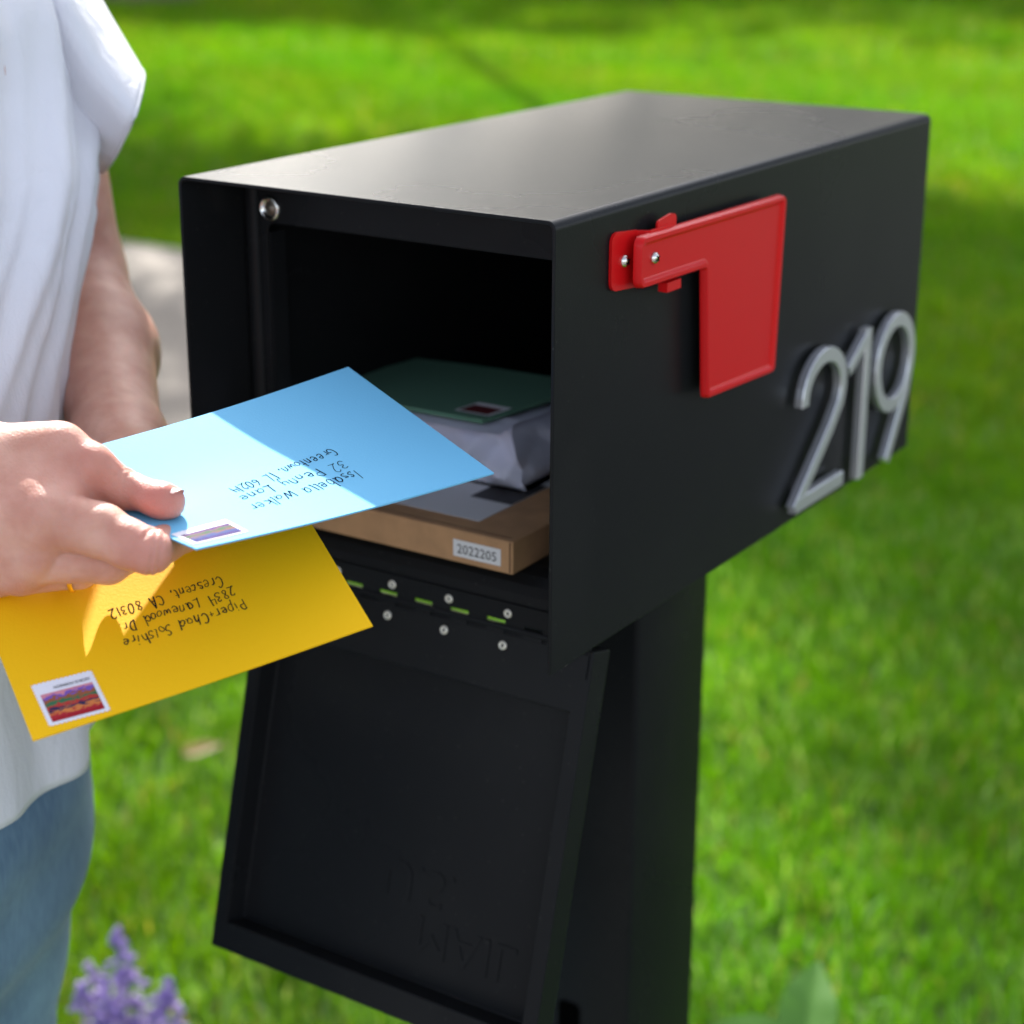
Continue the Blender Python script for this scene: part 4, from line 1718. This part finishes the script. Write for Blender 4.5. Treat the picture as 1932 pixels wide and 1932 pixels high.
def build_hand():
    th = [at(-40, 872, .925), at(112, 852, .917), at(170, 882, .914), on_sheet(BLUE, 236, 924, .0100), on_sheet(BLUE, 308, 943, .0080), on_sheet(BLUE, 322, 945, .0072)]
    thr = [.0175, .0132, .0116, .0092, .0078, .0070]
    palm = [cone(at(-190, 905, .925), at(-40, 872, .925), .026, .0185), cone(th[0], th[1], .0185, .0128)]
    wr = at(-190, 930, .930)
    imcp, mmcp, rmcp, pmcp = at(86, 976, .898), at(70, 1054, .905), at(38, 1080, .915), at(-8, 1088, .925)
    palm += [cone(wr, imcp, .024, .0150), cone(wr, mmcp, .024, .0128), cone(wr, rmcp, .022, .0115), cone(wr, pmcp, .020, .0100),
             cone(th[1], imcp, .0105, .0125), cone(at(20, 900, .915), imcp, .016, .014), cone(at(60, 860, .92), at(120, 930, .908), .012, .0105), cone(at(135, 905, .925), at(178, 958, .921), .010, .009)]
    ipip, idip, itip = at(282, 1041, .887), on_sheet(BLUE, 345, 1008, -.0135), on_sheet(BLUE, 400, 972, -.0102)
    index = [cone(imcp, at(190, 1001, .893), .0150, .0128), cone(at(190, 1001, .893), at(243, 1027, .889), .0128, .0114), cone(at(243, 1027, .889), ipip, .0114, .0104), cone(ipip, idip, .0102, .0086), cone(idip, itip, .0086, .0070)]
    mpip = at(205, 1062, .908)
    middle = [cone(mmcp, mpip, .0124, .0100), cone(mpip, at(262, 1038, .926), .0098, .0088), cone(at(262, 1038, .926), at(300, 1004, .934), .0086, .0072)]
    rpip = at(150, 1074, .917)
    ring = [cone(rmcp, rpip, .0112, .0092), cone(rpip, at(196, 1046, .932), .0090, .0080), cone(at(196, 1046, .932), at(205, 1010, .938), .0078, .0068)]
    ppip = at(82, 1080, .926)
    pinky = [cone(pmcp, ppip, .0098, .0080), cone(ppip, at(120, 1050, .936), .0078, .0070), cone(at(120, 1050, .936), at(130, 1015, .938), .0068, .0060)]
    thumb = [cone(th[i], th[i + 1], thr[i], thr[i + 1]) for i in range(1, 5)]
    thumb_pad = ellipsoid(on_sheet(BLUE, 298, 950, .0070), (.0125, .0078, .0064), np.stack([U(th[5] - th[3]), U(np.cross(BN, U(th[5] - th[3]))), BN]))
    fore = cone(at(-190, 905, .925), at(-520, 860, .93), .027, .036)
    # creases: shallow grooves across the joints
    def groove(c, axis, nrm, r, depth, width):
        c, axis, nrm = np.asarray(c, np.float32), np.asarray(U(axis), np.float32), np.asarray(nrm, np.float32)

        def f(X):
            w = X - c
            s = w @ axis
            rad = np.sqrt((w * w).sum(-1))
            return depth * np.exp(-(s / width) ** 2) * np.exp(-np.maximum(rad - r, 0) ** 2 / .002 ** 2) * (rad < r * 2.2)
        return f
    it = U(th[4] - th[3])
    grooves = [groove(th[3] + it * k + BN * .004, it + U(np.cross(BN, it)) * tw, BN, .0078, .00055, .00055) for k, tw in ((-.0050, .15), (-.0032, -.1), (-.0012, .1), (.0010, -.15), (.0030, .1))]
    id_ = U(ipip - imcp)
    gi = U(itip - ipip)
    grooves += [groove(ipip + id_ * k, id_ + gi * .4, BN, .0110, .0008, .0006) for k in (.0020, .0056)]
    grooves += [groove(ipip - id_ * .001 + BN * .009, id_, BN, .004, .0011, .0009)]

    bumps = [ellipsoid(mmcp + U(CAM_P - mmcp) * .0080, (.0075, .0065, .0065)), ellipsoid(imcp + U(CAM_P - imcp) * .0085 + np.array([0, 0, .002]), (.009, .008, .0075))]
    tend = [cone(wr + U(CAM_P - wr) * .018, imcp + U(CAM_P - imcp) * .0095, .005, .0038), cone(wr + U(CAM_P - wr) * .018, mmcp + U(CAM_P - mmcp) * .0075, .005, .0036)]

    def fn(X):
        p = palm[0](X)
        for q in palm[1:]:
            p = smin(p, q(X), .011)
        for q in tend:
            p = smin(p, q(X), .006)
        for q in bumps:
            p = smin(p, q(X), .006)
        p = smin(p, fore(X), .02)
        d = p
        t = thumb[0](X)
        for q in thumb[1:]:
            t = smin(t, q(X), .004)
        t = smin(t, thumb_pad(X), .004)
        d = smin(d, t, .0040)
        for fing, k in ((index, .0070), (middle, .0050), (ring, .0040), (pinky, .0040)):
            g = fing[0](X)
            for q in fing[1:]:
                g = smin(g, q(X), .0035)
            d = smin(d, g, .0008) if fing is not index else smin(d, g, .0016)
        for g in grooves:
            d = d + g(X)
        return d
    ks = [at(-330, 880, .93)] + th + [imcp, mmcp, pmcp, ipip, itip, rpip, ppip, wr]
    ks = np.array(ks)
    lo, hi = ks.min(0) - .045, ks.max(0) + .028
    V, Fq = surface_net(fn, lo, hi, .00085)
    # keep it inside the box: the forearm end is open and sits inside the coarser arm
    return V, Fq, th, thr, ipip, itip, rmcp, rpip, imcp


HV, HF, TH, THR, IP, IT, RM, RP, IM = build_hand()
# relax a little to remove grid stepping
def relax(V, Fq, it=2):
    a, b = Fq[:, [0, 1, 2, 3]].ravel(), Fq[:, [1, 2, 3, 0]].ravel()
    for _ in range(it):
        S_ = np.zeros_like(V)
        c_ = np.zeros(len(V))
        for s, e in ((a, b), (b, a)):
            for k in range(3):
                S_[:, k] += np.bincount(s, V[e, k], len(V))
            c_ += np.bincount(s, minlength=len(V))
        V = np.where((c_ > 0)[:, None], V * .45 + .55 * S_ / np.maximum(c_, 1)[:, None], V)
    return V


HV = relax(HV, HF, 1)

# the rest of the body
# torso axis: the silhouette of the blouse front seen by the camera fixes the ring centres
RINGS = [(-260, 5, 1.20, .070, .090), (-120, 78, 1.20, .090, .150), (0, 130, 1.20, .108, .160), (150, 150, 1.20, .118, .155), (330, 168, 1.18, .122, .150), (500, 146, 1.15, .118, .145),
         (700, 112, 1.13, .112, .145), (850, 104, 1.13, .112, .150), (1000, 112, 1.14, .116, .158), (1200, 136, 1.17, .124, .170), (1390, 166, 1.19, .128, .178), (1600, 166, 1.20, .130, .180)]
RC = []
for (y, x, d, a, b) in RINGS:
    h = math.sqrt((a * Fd @ mR) ** 2 + (b * Ld @ mR) ** 2)
    tg = (a * a * (Fd @ mR) * Fd + b * b * (Ld @ mR) * Ld) / h      # tangent point of the ring seen edge-on
    RC.append((at(x, y, d + tg @ CAM_R[2]) - tg, a, b))
chest, waist, hips = RC[4][0], RC[7][0], RC[10][0]
neck = RC[0][0] + np.array([0, 0, .02])
Lsh = at(40, 70, 1.29)
Lel = at(128, 515, 1.315)
Lfm = at(184, 665, 1.265)
Lwr = at(228, 845, 1.15)
Rsh = RC[1][0] - Ld * .17
Rwr = at(-190, 905, .925)
Rel = Rsh + np.array([.05, -.07, -.26])
Lhand = [at(262, 905, 1.09), at(330, 930, 1.02)]


def build_body():
    H_ = U(np.array([0, 0, 1.0]))
    pel = hips + np.array([0, 0, -.02])
    hipL, hipR = pel + Ld * .085 + np.array([0, 0, -.05]) - mR * .008, pel - Ld * .085 + np.array([0, 0, -.05]) - mR * .008
    kneeL, kneeR = hipL + np.array([.0, .0, -.40]) - mR * .034, hipR + np.array([.0, -.02, -.40]) - mR * .034
    ankL, ankR = np.array([kneeL[0] - .04, kneeL[1] + .01, .09]), np.array([kneeR[0] - .05, kneeR[1] - .02, .09])
    ax = np.stack([Fd, Ld, H_])
    pr = [(ellipsoid(chest, (.095, .145, .17), ax), 0), (ellipsoid(waist, (.085, .125, .16), ax), .05), (ellipsoid(pel - mR * .03, (.075, .13, .11), ax), .06),
          (cone(RC[2][0] + Ld * .08, Lsh, .050, .044), .03), (cone(RC[2][0] - Ld * .10, Rsh, .055, .050), .05),
          (cone(Lsh, Lel, .044, .0385), .02), (cone(Lel, Lfm, .0375, .0372), .012), (cone(Lfm, Lwr, .0372, .0262), .02),
          (cone(Rsh, Rel, .050, .040), .02), (cone(Rel, Rwr + U(Rwr - Rel) * -.02, .040, .0275), .012),
          (cone(neck + np.array([0, 0, -.06]), neck + np.array([0, 0, .09]), .058, .052), .03),
          (ellipsoid(neck + np.array([0, 0, .19]) + Fd * .02, (.092, .073, .112), ax), .03),
          (ellipsoid(neck + np.array([0, 0, .115]) + Fd * .045, (.045, .042, .04), ax), .03),
          (cone(neck + np.array([0, 0, .18]) + Fd * .105, neck + np.array([0, 0, .150]) + Fd * .122, .008, .012), .012),
          (ellipsoid(neck + np.array([0, 0, .12]) + Fd * .094, (.010, .022, .006), ax), .006),
          (cone(hipL - mR * .02, kneeL, .062, .048), .04), (cone(kneeL, ankL, .050, .034), .02), (cone(hipR - mR * .02, kneeR, .062, .048), .04), (cone(kneeR, ankR, .052, .034), .02),
          (cone(ankL, ankL + Fd * .15 + np.array([0, 0, -.055]), .035, .026), .02), (cone(ankR, ankR + Fd * .15 + np.array([0, 0, -.055]), .035, .026), .02),
          (cone(Lwr, Lhand[0], .0265, .024), .02), (cone(Lhand[0], Lhand[0] + (Lhand[1] - Lhand[0]) * .5, .024, .020), .012)]
    for s in (-1, 1):
        pr.append((ellipsoid(neck + np.array([0, 0, .17]) + Fd * .01 + Ld * s * .074, (.016, .008, .028), ax), .006))
        pr.append((ellipsoid(neck + np.array([0, 0, .188]) + Fd * .098 + Ld * s * .031, (.012, .014, .012), ax), .006))
    # left hand: four fingers below, thumb above the yellow sheet's far edge
    e0 = yellow_fn(.55, 1.0)
    for k, w in enumerate((.030, .012, -.006, -.022)):
        base = Lhand[0] + (Lhand[1] - Lhand[0]) * .55 + U(YC[2] - YC[3]) * w
        tip = yellow_fn(.60 + w * 4, .86) - YN * .0095
        mid = (base + tip) / 2 - YN * .018
        pr += [(cone(base, mid, .0105, .0092), .006), (cone(mid, tip, .0092, .0075), .003)]
    tb_ = Lhand[0] + U(YC[2] - YC[3]) * .03 + YN * .012
    tt = yellow_fn(.66, .90) + YN * .0085
    pr += [(cone(tb_, (tb_ + tt) / 2 + YN * .012, .012, .0105), .008), (cone((tb_ + tt) / 2 + YN * .012, tt, .0105, .008), .004)]
    lowk = np.array([ankL, ankR, neck + np.array([0, 0, .32]), Lsh, Rsh, Rel, Rwr, Lwr, e0, hips])

    def fn(X):
        d = pr[0][0](X)
        for f, k in pr[1:]:
            d = smin(d, f(X), k)
        return d
    lo, hi = lowk.min(0) - .19, lowk.max(0) + .10
    lo[2] = .0
    V, Fq = surface_net(fn, lo, hi, .0085)
    # finer copy of the visible left arm and hand replaces the coarse one
    return V, Fq, fn, (hipL, hipR, kneeL, kneeR, ankL, ankR)


BV, BF, BODYFN, LEGS = build_body()
# refine: project the relaxed coarse mesh back on the implicit surface for smooth shading
def project(V, fn, it=2, e=.002):
    for _ in range(it):
        X = V.astype(np.float32)
        f0 = fn(X)
        g = np.stack([fn(X + np.array(d, np.float32)) - fn(X - np.array(d, np.float32)) for d in ((e, 0, 0), (0, e, 0), (0, 0, e))], -1) / (2 * e)
        V = V - (f0 / np.maximum((g * g).sum(-1), .2))[:, None] * g
    return V


BV = project(relax(BV, BF, 3), BODYFN)
allV = np.concatenate([BV, HV])
allF = np.concatenate([BF, HF + len(BV)])
me = smooth_mesh(np_mesh('body', allV, allF))
bl_ = np.zeros(len(allV), np.float32)
spots = [(TH[4], .017, .75), (TH[3], .012, .45), (IP, .016, .55), (IM, .020, .25), (TH[2], .022, .40), ((TH[2] + IM) / 2, .02, .35), (IT, .02, .6), (RM, .016, .3)]
for p, r, w in spots:
    bl_ = np.maximum(bl_, w * np.exp(-((allV - p) ** 2).sum(1) / r ** 2)) if True else bl_
at_ = me.attributes.new('blush', 'FLOAT', 'POINT')
at_.data.foreach_set('value', bl_.astype(np.float32))
body = link('body', me, M['skin'], person)

# thumb nail
tdir = U(TH[5] - TH[3])
nn = U(BN - tdir * (BN @ tdir))
side = np.cross(nn, tdir)
nn2 = U(nn * .90 + side * .43)           # the nail faces up and away
side2 = np.cross(nn2, tdir)
c_ = TH[4] + tdir * .0008
V, F_ = [], []
na, nb = 10, 10
for j in range(nb + 1):
    for i in range(na + 1):
        u, v = i / na * 2 - 1, j / nb
        ang = u * .88
        r = .00725 - .0004 * v
        l = -.0035 + .0118 * v - (.0022 * u * u if v > .5 else -.0012 * u * u * (1 - v))
        V.append(c_ + tdir * l + (nn2 * math.cos(ang) + side2 * math.sin(ang)) * (r + .0002))
for j in range(nb):
    for i in range(na):
        F_.append((j * (na + 1) + i, j * (na + 1) + i + 1, (j + 1) * (na + 1) + i + 1, (j + 1) * (na + 1) + i))
mesh('thumbnail', V, F_, M['nail'], person, smooth=True)
# ring on the ring finger
rc_ = RM + (RP - RM) * .86
fr = axis_frame(rc_, RP - RM)
bm = bmesh.new()
lathe(bm, [(.0100, -.0011), (.0112, -.0011), (.0114, 0), (.0112, .0011), (.0100, .0011), (.0100, -.0011)], fr, 32)
from_bm('finger_ring', bm, M['gold'], person, smooth=True)


# blouse: loft of rings with folds
def blouse():
    NA, per = 220, 14
    ks = len(RC)
    V = []
    rows = []
    for i in range((ks - 1) * per + 1):
        t = i / per
        k = min(ks - 2, int(t))
        f = t - k
        g = lambda j: RC[max(0, min(ks - 1, j))]
        def cr(i0):
            p0, p1, p2, p3 = [np.array([*g(k - 1 + q)[0], g(k - 1 + q)[1], g(k - 1 + q)[2]]) for q in range(4)]
            return .5 * (2 * p1 + (p2 - p0) * f + (2 * p0 - 5 * p1 + 4 * p2 - p3) * f * f + (3 * p1 - p0 - 3 * p2 + p3) * f ** 3)
        q = cr(0)
        rows.append((q[:3], q[3], q[4]))
    n_ = len(rows)
    for i, (c, a, b) in enumerate(rows):
        s = i / (n_ - 1)
        for j in range(NA):
            th = 2 * math.pi * j / NA
            # vertical gathers that deepen towards the hem, plus diagonal drag lines from the shoulder
            fold = .0050 * s * math.sin(9 * th + 1.2 * math.sin(2 * s * 3)) + .0035 * s * math.sin(17 * th + 4 * s)
            fold += .0085 * (.6 - abs(math.sin(7 * th + 8 * s + .4 * math.sin(11 * s)))) ** 1.0 * math.exp(-((s - .28) / .2) ** 2)
            fold += .0045 * (.6 - abs(math.sin(13 * th + 14 * s + 1 + math.sin(5 * th)))) * math.exp(-((s - .40) / .25) ** 2)
            p = c + Fd * math.cos(th) * (a + fold) + Ld * math.sin(th) * (b + fold)
            V.append(p)
    V = np.array(V)
    cen = np.repeat(np.array([r[0] for r in rows]), NA, 0)
    nd = V - cen
    nd[:, 2] = 0
    nd /= np.linalg.norm(nd, axis=1)[:, None]
    w = np.abs(fbm(V * np.array([1, 1, .6]), 34, 15, 3))
    V = V + nd * ((.5 - w) * .0030)[:, None]
    F_ = []
    # hem: higher in front of the hip, long panel towards the near side, open slit between them
    zrow = np.arange(n_)
    for i in range(n_ - 1):
        s = i / (n_ - 1)
        for j in range(NA):
            th = (2 * math.pi * j / NA + math.pi) % (2 * math.pi) - math.pi
            lim = hem(th)
            if s > lim:
                continue
            F_.append((i * NA + j, i * NA + (j + 1) % NA, (i + 1) * NA + (j + 1) % NA, (i + 1) * NA + j))
    # collapse the rows past the hem smoothly: snap row heights
    o = mesh('blouse', V, F_, M['cotton'], person)
    o.data.polygons.foreach_set('use_smooth', [True] * len(o.data.polygons))
    so = o.modifiers.new('cloth', 'SOLIDIFY')
    so.thickness = .0012
    return o


def hem(th):
    # th 0 = the person's front, negative = the person's right (towards the camera)
    if th < -.55:
        return 1.0
    return .895 + .02 * math.cos(th * 2)


blo = blouse()


def sleeve(secs, name):
    """short flared cap sleeve: rings given by an upper point, a lower point and a half-depth vector"""
    NA, per = 56, 8
    V = []
    K = len(secs)
    for i in range((K - 1) * per + 1):
        t = i / per
        k = min(K - 2, int(t))
        f = t - k
        up_, lw_, dp_ = [secs[k][q] * (1 - f) + secs[k + 1][q] * f for q in range(3)]
        c, v = (up_ + lw_) / 2, (up_ - lw_) / 2
        tt = t / (K - 1)
        for j in range(NA):
            th = 2 * math.pi * j / NA
            fo = 1 + .05 * math.sin(5 * th + 2.5 * tt) * math.sin(th) ** 2 + .03 * (.5 - abs(math.sin(6 * th + 3 * tt))) * (1 - .4 * tt)
            V.append(c + v * math.cos(th) + dp_ * math.sin(th) * fo)
    V = np.array(V)
    V += (fbm(V, 42, 77, 3) * .0012)[:, None] * U(np.array([.4, -.5, .6]))
    NB = (K - 1) * per
    F_ = [(i * NA + j, i * NA + (j + 1) % NA, (i + 1) * NA + (j + 1) % NA, (i + 1) * NA + j) for i in range(NB) for j in range(NA)]
    o = mesh(name, V, F_, M['cotton'], blo, smooth=True)
    so = o.modifiers.new('cloth', 'SOLIDIFY')
    so.thickness = .0014
    bm = bmesh.new()
    ring = V[-NA:]
    cen = ring.mean(0)
    pts = [p + U(p - cen) * .0004 for p in ring] + [ring[0] + U(ring[0] - cen) * .0004]
    tube(bm, pts, .0016, 6, cap=False)
    from_bm('sleeve_hem', bm, M['cotton'], blo, smooth=True)


vr_ = lambda x, y: U(at(x, y, 1.0) - CAM_P)
sleeve([(at(90, -170, 1.33), at(10, 190, 1.33), vr_(60, 80) * .14), (at(148, -72, 1.325), at(75, 240, 1.335), vr_(115, 130) * .14),
        (at(206, 32, 1.325), at(132, 290, 1.34), vr_(170, 180) * .135), (at(262, 134, 1.325), at(184, 327, 1.34), vr_(223, 230) * .125 - mR * .008)], 'sleeve')  # hidden far side enlarged to keep the sun off the left arm
RsE = Rsh + (Rel - Rsh) * .38 - Ld * .02
sleeve([(Rsh + np.array([0, 0, .085]) + Ld * .06, Rsh - np.array([0, 0, .085]) + Ld * .06, Fd * .085),
        (RsE + np.array([.02, -.05, .06]), RsE - np.array([.02, -.05, .06]), Fd * .075)], 'sleeve')


# jeans
def jeans():
    hipL, hipR, kneeL, kneeR, ankL, ankR = LEGS
    H_ = np.array([0, 0, 1.0])
    ax = np.stack([Fd, Ld, H_])
    pel = hips + np.array([0, 0, -.02])
    pr = [(ellipsoid(pel - mR * .012, (.088, .150, .14), ax), 0), (cone(hipL - mR * .002, kneeL, .088, .070), .12), (cone(kneeL, ankL, .074, .058), .03),
          (cone(hipR - mR * .002, kneeR, .088, .070), .12), (cone(kneeR, ankR, .074, .058), .03)]
    zt = float(pel[2] + .10)

    def fn(X):
        d = pr[0][0](X)
        for f, k in pr[1:]:
            d = smin(d, f(X), k)
        d = d + .0035 * np.sin(X[..., 2] * 60 + X[..., 0] * 40) * np.exp(-((X[..., 2] - pel[2] + .1) / .12) ** 2)
        return np.maximum(d, np.maximum(X[..., 2] - zt, .07 - X[..., 2]))
    pts = np.array([hipL, hipR, ankL, ankR, pel])
    lo, hi = pts.min(0) - .14, pts.max(0) + .16
    lo[2] = .03
    V, Fq = surface_net(fn, lo, hi, .009)
    V = relax(V, Fq, 3)
    return link('jeans', smooth_mesh(np_mesh('jeans', V, Fq)), M['denim'], person)


jeans()
# shoes and hair
for a_ in (LEGS[4], LEGS[5]):
    V, Fq = surface_net(lambda X, a_=a_: np.maximum(smin(cone(a_ + np.array([0, 0, -.03]), a_ + Fd * .15 + np.array([0, 0, -.052]), .050, .040)(X),
                        cone(a_, a_ + np.array([0, 0, -.04]), .046, .05)(X), .02), .004 - X[..., 2]), a_ - .14 - np.array([0, 0, .0]), a_ + .26, .009)
    link('shoe', smooth_mesh(np_mesh('shoe', relax(V, Fq, 2), Fq)), M['shoe'], person)
hc = neck + np.array([0, 0, .19])
axh = np.stack([Fd, Ld, np.array([0, 0, 1.0])])


def hair_fn(X):
    d = ellipsoid(hc - Fd * .012 + np.array([0, 0, .020]), (.104, .086, .116), axh)(X)
    d = smin(d, ellipsoid(hc - Fd * .115 + np.array([0, 0, .05]), (.045, .045, .045), axh)(X), .02)
    face = ellipsoid(hc + Fd * .085 - np.array([0, 0, .03]), (.06, .066, .105), axh)(X)
    low_ = (hc[2] - .10) - X[..., 2]
    return np.maximum(np.maximum(d, -face), low_)


V, Fq = surface_net(hair_fn, hc - .20, hc + .17, .008)
link('hair', smooth_mesh(np_mesh('hair', relax(V, Fq, 2), Fq)), M['hair'], person)


# ------------------------------------------------------------------ plants and fallen leaves
def leaf_mesh(name, L_, W_, fold, droop, n=10, m=3, pointy=1.3):
    V, F_ = [], []
    for i in range(n + 1):
        t = i / n
        w = W_ * 2.3 * t ** .7 * (1 - t) ** 1.15 + .0003
        z = droop * t * t * L_
        for j in range(-m, m + 1):
            s = j / m
            V.append((t * L_, s * w, z * -1 + fold * abs(s) * w + .04 * w * math.sin(14 * t) * abs(s)))
    k = 2 * m + 1
    for i in range(n):
        for j in range(k - 1):
            F_.append((i * k + j, i * k + j + 1, (i + 1) * k + j + 1, (i + 1) * k + j))
    me = bpy.data.meshes.new(name)
    me.from_pydata(V, [], F_)
    me.update()
    return smooth_mesh(me)


def catmint(x, y, seed, spikes, label):
    g = random.Random(seed)
    t = thing('catmint_plant', (x, y, 0), label, 'plant')
    fl_me = {}
    for kk, mt in (('petal', M['petal']), ('petal_pale', M['petal_pale'])):
        bm = bmesh.new()
        bmesh.ops.create_icosphere(bm, subdivisions=1, radius=.0062, matrix=Matrix.Diagonal((1.5, .75, .7, 1)))
        bm2 = bmesh.new()
        me = bpy.data.meshes.new('floret')
        bm.to_mesh(me)
        bm.free()
        bm2.free()
        fl_me[kk] = me
    lm = leaf_mesh('leaf', .030, .010, .4, .3, 6, 1)
    lm.materials.append(M['catleaf'])
    bm_st = bmesh.new()
    for sx, sy, h, lean in spikes:
        a = g.uniform(0, 6.28)
        p0 = Vector((x + sx * .3, y + sy * .3, 0))
        p1 = Vector((x + sx, y + sy, h))
        mid = p0.lerp(p1, .5) + Vector((math.cos(a), math.sin(a), 0)) * .012
        tube(bm_st, [p0, mid, p1], [.0022, .0018, .001], 6)
        # whorls of florets joined into one spike
        bm = bmesh.new()
        for w in range(80):
            tt = 1 - .62 * g.random() ** .85
            c = mid.lerp(p1, max(0, (tt - .5) * 2)) if tt > .5 else p0.lerp(mid, tt * 2)
            gap = abs(math.sin(tt * 26 + a))
            b_ = g.uniform(0, 6.28)
            r_ = (.003 + .028 * min(1, (1 - tt) * 3)) * g.uniform(.35, 1) * (.45 + .55 * gap)
            pos = c + Vector((math.cos(b_) * r_, math.sin(b_) * r_, g.uniform(-.005, .005)))
            mm = axis_frame(pos, (math.cos(b_) * .3, math.sin(b_) * .3, 1), (math.cos(b_), math.sin(b_), g.uniform(-.2, .8)))
            bmesh.ops.create_icosphere(bm, subdivisions=1, radius=g.uniform(.0034, .0058), matrix=mm @ Matrix.Diagonal((1.7, .8, .6, 1)))
        from_bm('flower_spike', bm, M['petal'] if g.random() < .7 else M['petal_pale'], t, smooth=True)
        for q in range(9):
            c = p0.lerp(mid, g.uniform(.1, 1)) if g.random() < .7 else mid.lerp(p1, g.uniform(0, .4))
            b_ = g.uniform(0, 6.28)
            place('leaf', lm, t, axis_frame(c, (-.5 * math.cos(b_), -.5 * math.sin(b_), .8), (math.cos(b_), math.sin(b_), .5)))
    from_bm('stem', bm_st, M['stem'], t, smooth=True)


def plant_at(px, py, z):
    p = ground(px, py, z)
    return p


# purple spikes: tips seen left of the mailbox post, low in the frame
tips = [(222, 1740, .37), (165, 1800, .33), (248, 1800, .31), (198, 1835, .33), (150, 1860, .29), (232, 1865, .29), (180, 1900, .29), (258, 1905, .27), (215, 1930, .27), (150, 1945, .27), (245, 1985, .24)]
P0 = plant_at(205, 2050, .10)
catmint(P0[0], P0[1], 3, [(*(plant_at(a, b, z)[:2] - P0[:2]), z, 0) for a, b, z in tips], 'purple catmint clump beside the leg of the blue jeans')
tips = [(315, 1840, .30), (290, 1885, .28), (338, 1895, .27), (312, 1925, .26), (345, 1960, .24), (285, 1960, .25)]
P1 = plant_at(315, 2080, .10)
catmint(P1[0], P1[1], 9, [(*(plant_at(a, b, z)[:2] - P1[:2]), z, 0) for a, b, z in tips], 'smaller purple catmint clump nearer the mailbox door')


def broad_plant(base, leaves, label):
    t = thing('broad_leaf_plant', base, label, 'plant')
    bm = bmesh.new()
    for k, (root, tip, wid, nrm) in enumerate(leaves):
        root, tip = np.array(root), np.array(tip)
        L_ = np.linalg.norm(tip - root)
        me = leaf_mesh('leaf', L_, wid, .28, .10, 14, 4)
        me.materials.append(M['broadleaf'])
        place('leaf', me, t, axis_frame(root, nrm, tip - root))
        b0 = Vector(base)
        tube(bm, [b0, b0.lerp(Vector(root), .6) + Vector((0, 0, .02)), Vector(root)], [.004, .003, .002], 6)
    from_bm('stem', bm, M['stem'], t, smooth=True)


d_ = 1.98
lv = []
bp0 = ground(1500, 2120, .06)
tocam = U(CAM_P - at(1500, 1900, d_))
lv.append((at(1505, 1985, d_), at(1560, 1780, d_ + .01), .046, U(tocam * .8 + np.array([.2, 0, .8]))))
lv.append((at(1500, 1960, d_), at(1310, 1905, d_ - .05), .050, np.array([.15, -.2, 1.0])))
lv.append((at(1510, 1965, d_), at(1700, 1912, d_), .034, np.array([.1, .1, 1.0])))
lv.append((at(1490, 1960, d_ - .02), at(1560, 1935, d_ - .10), .030, np.array([0, -.2, 1.0])))
lv.append((at(1480, 1950, d_), at(1400, 1985, d_ - .08), .030, np.array([0, -.2, 1.0])))
broad_plant((bp0[0], bp0[1], 0), lv, 'young blue green broad leaved plant growing behind the mailbox post')

for i, (px, py, sz, yaw, lb) in enumerate([(342, 1421, .075, 25, 'tan dry leaf lying on the grass below the yellow envelope'),
                                           (318, 1885, .04, -50, 'small tan dry leaf beside the catmint'),
                                           (1075, 1905, .045, 10, 'curled dry leaf on the grass at the foot of the post'),
                                           (600, 1828, .035, 70, 'small dry leaf on the grass under the open door'),
                                           (1700, 2010, .04, 30, 'dry leaf near the broad leaved plant')]):
    p = ground(px, py, .055)
    me = leaf_mesh('fallen_leaf', sz, sz * .27, .35, .15, 8, 2)
    me.materials.append(M['dryleaf'])
    o = bpy.data.objects.new('fallen_leaf', me)
    COL.objects.link(o)
    o.matrix_world = axis_frame((p[0], p[1], .052), U(np.array([.25, -.45, .86])), mR * math.cos(R(yaw)) + np.array([-mR[1], mR[0], 0]) * math.sin(R(yaw)))
    tag(o, lb, 'leaf')
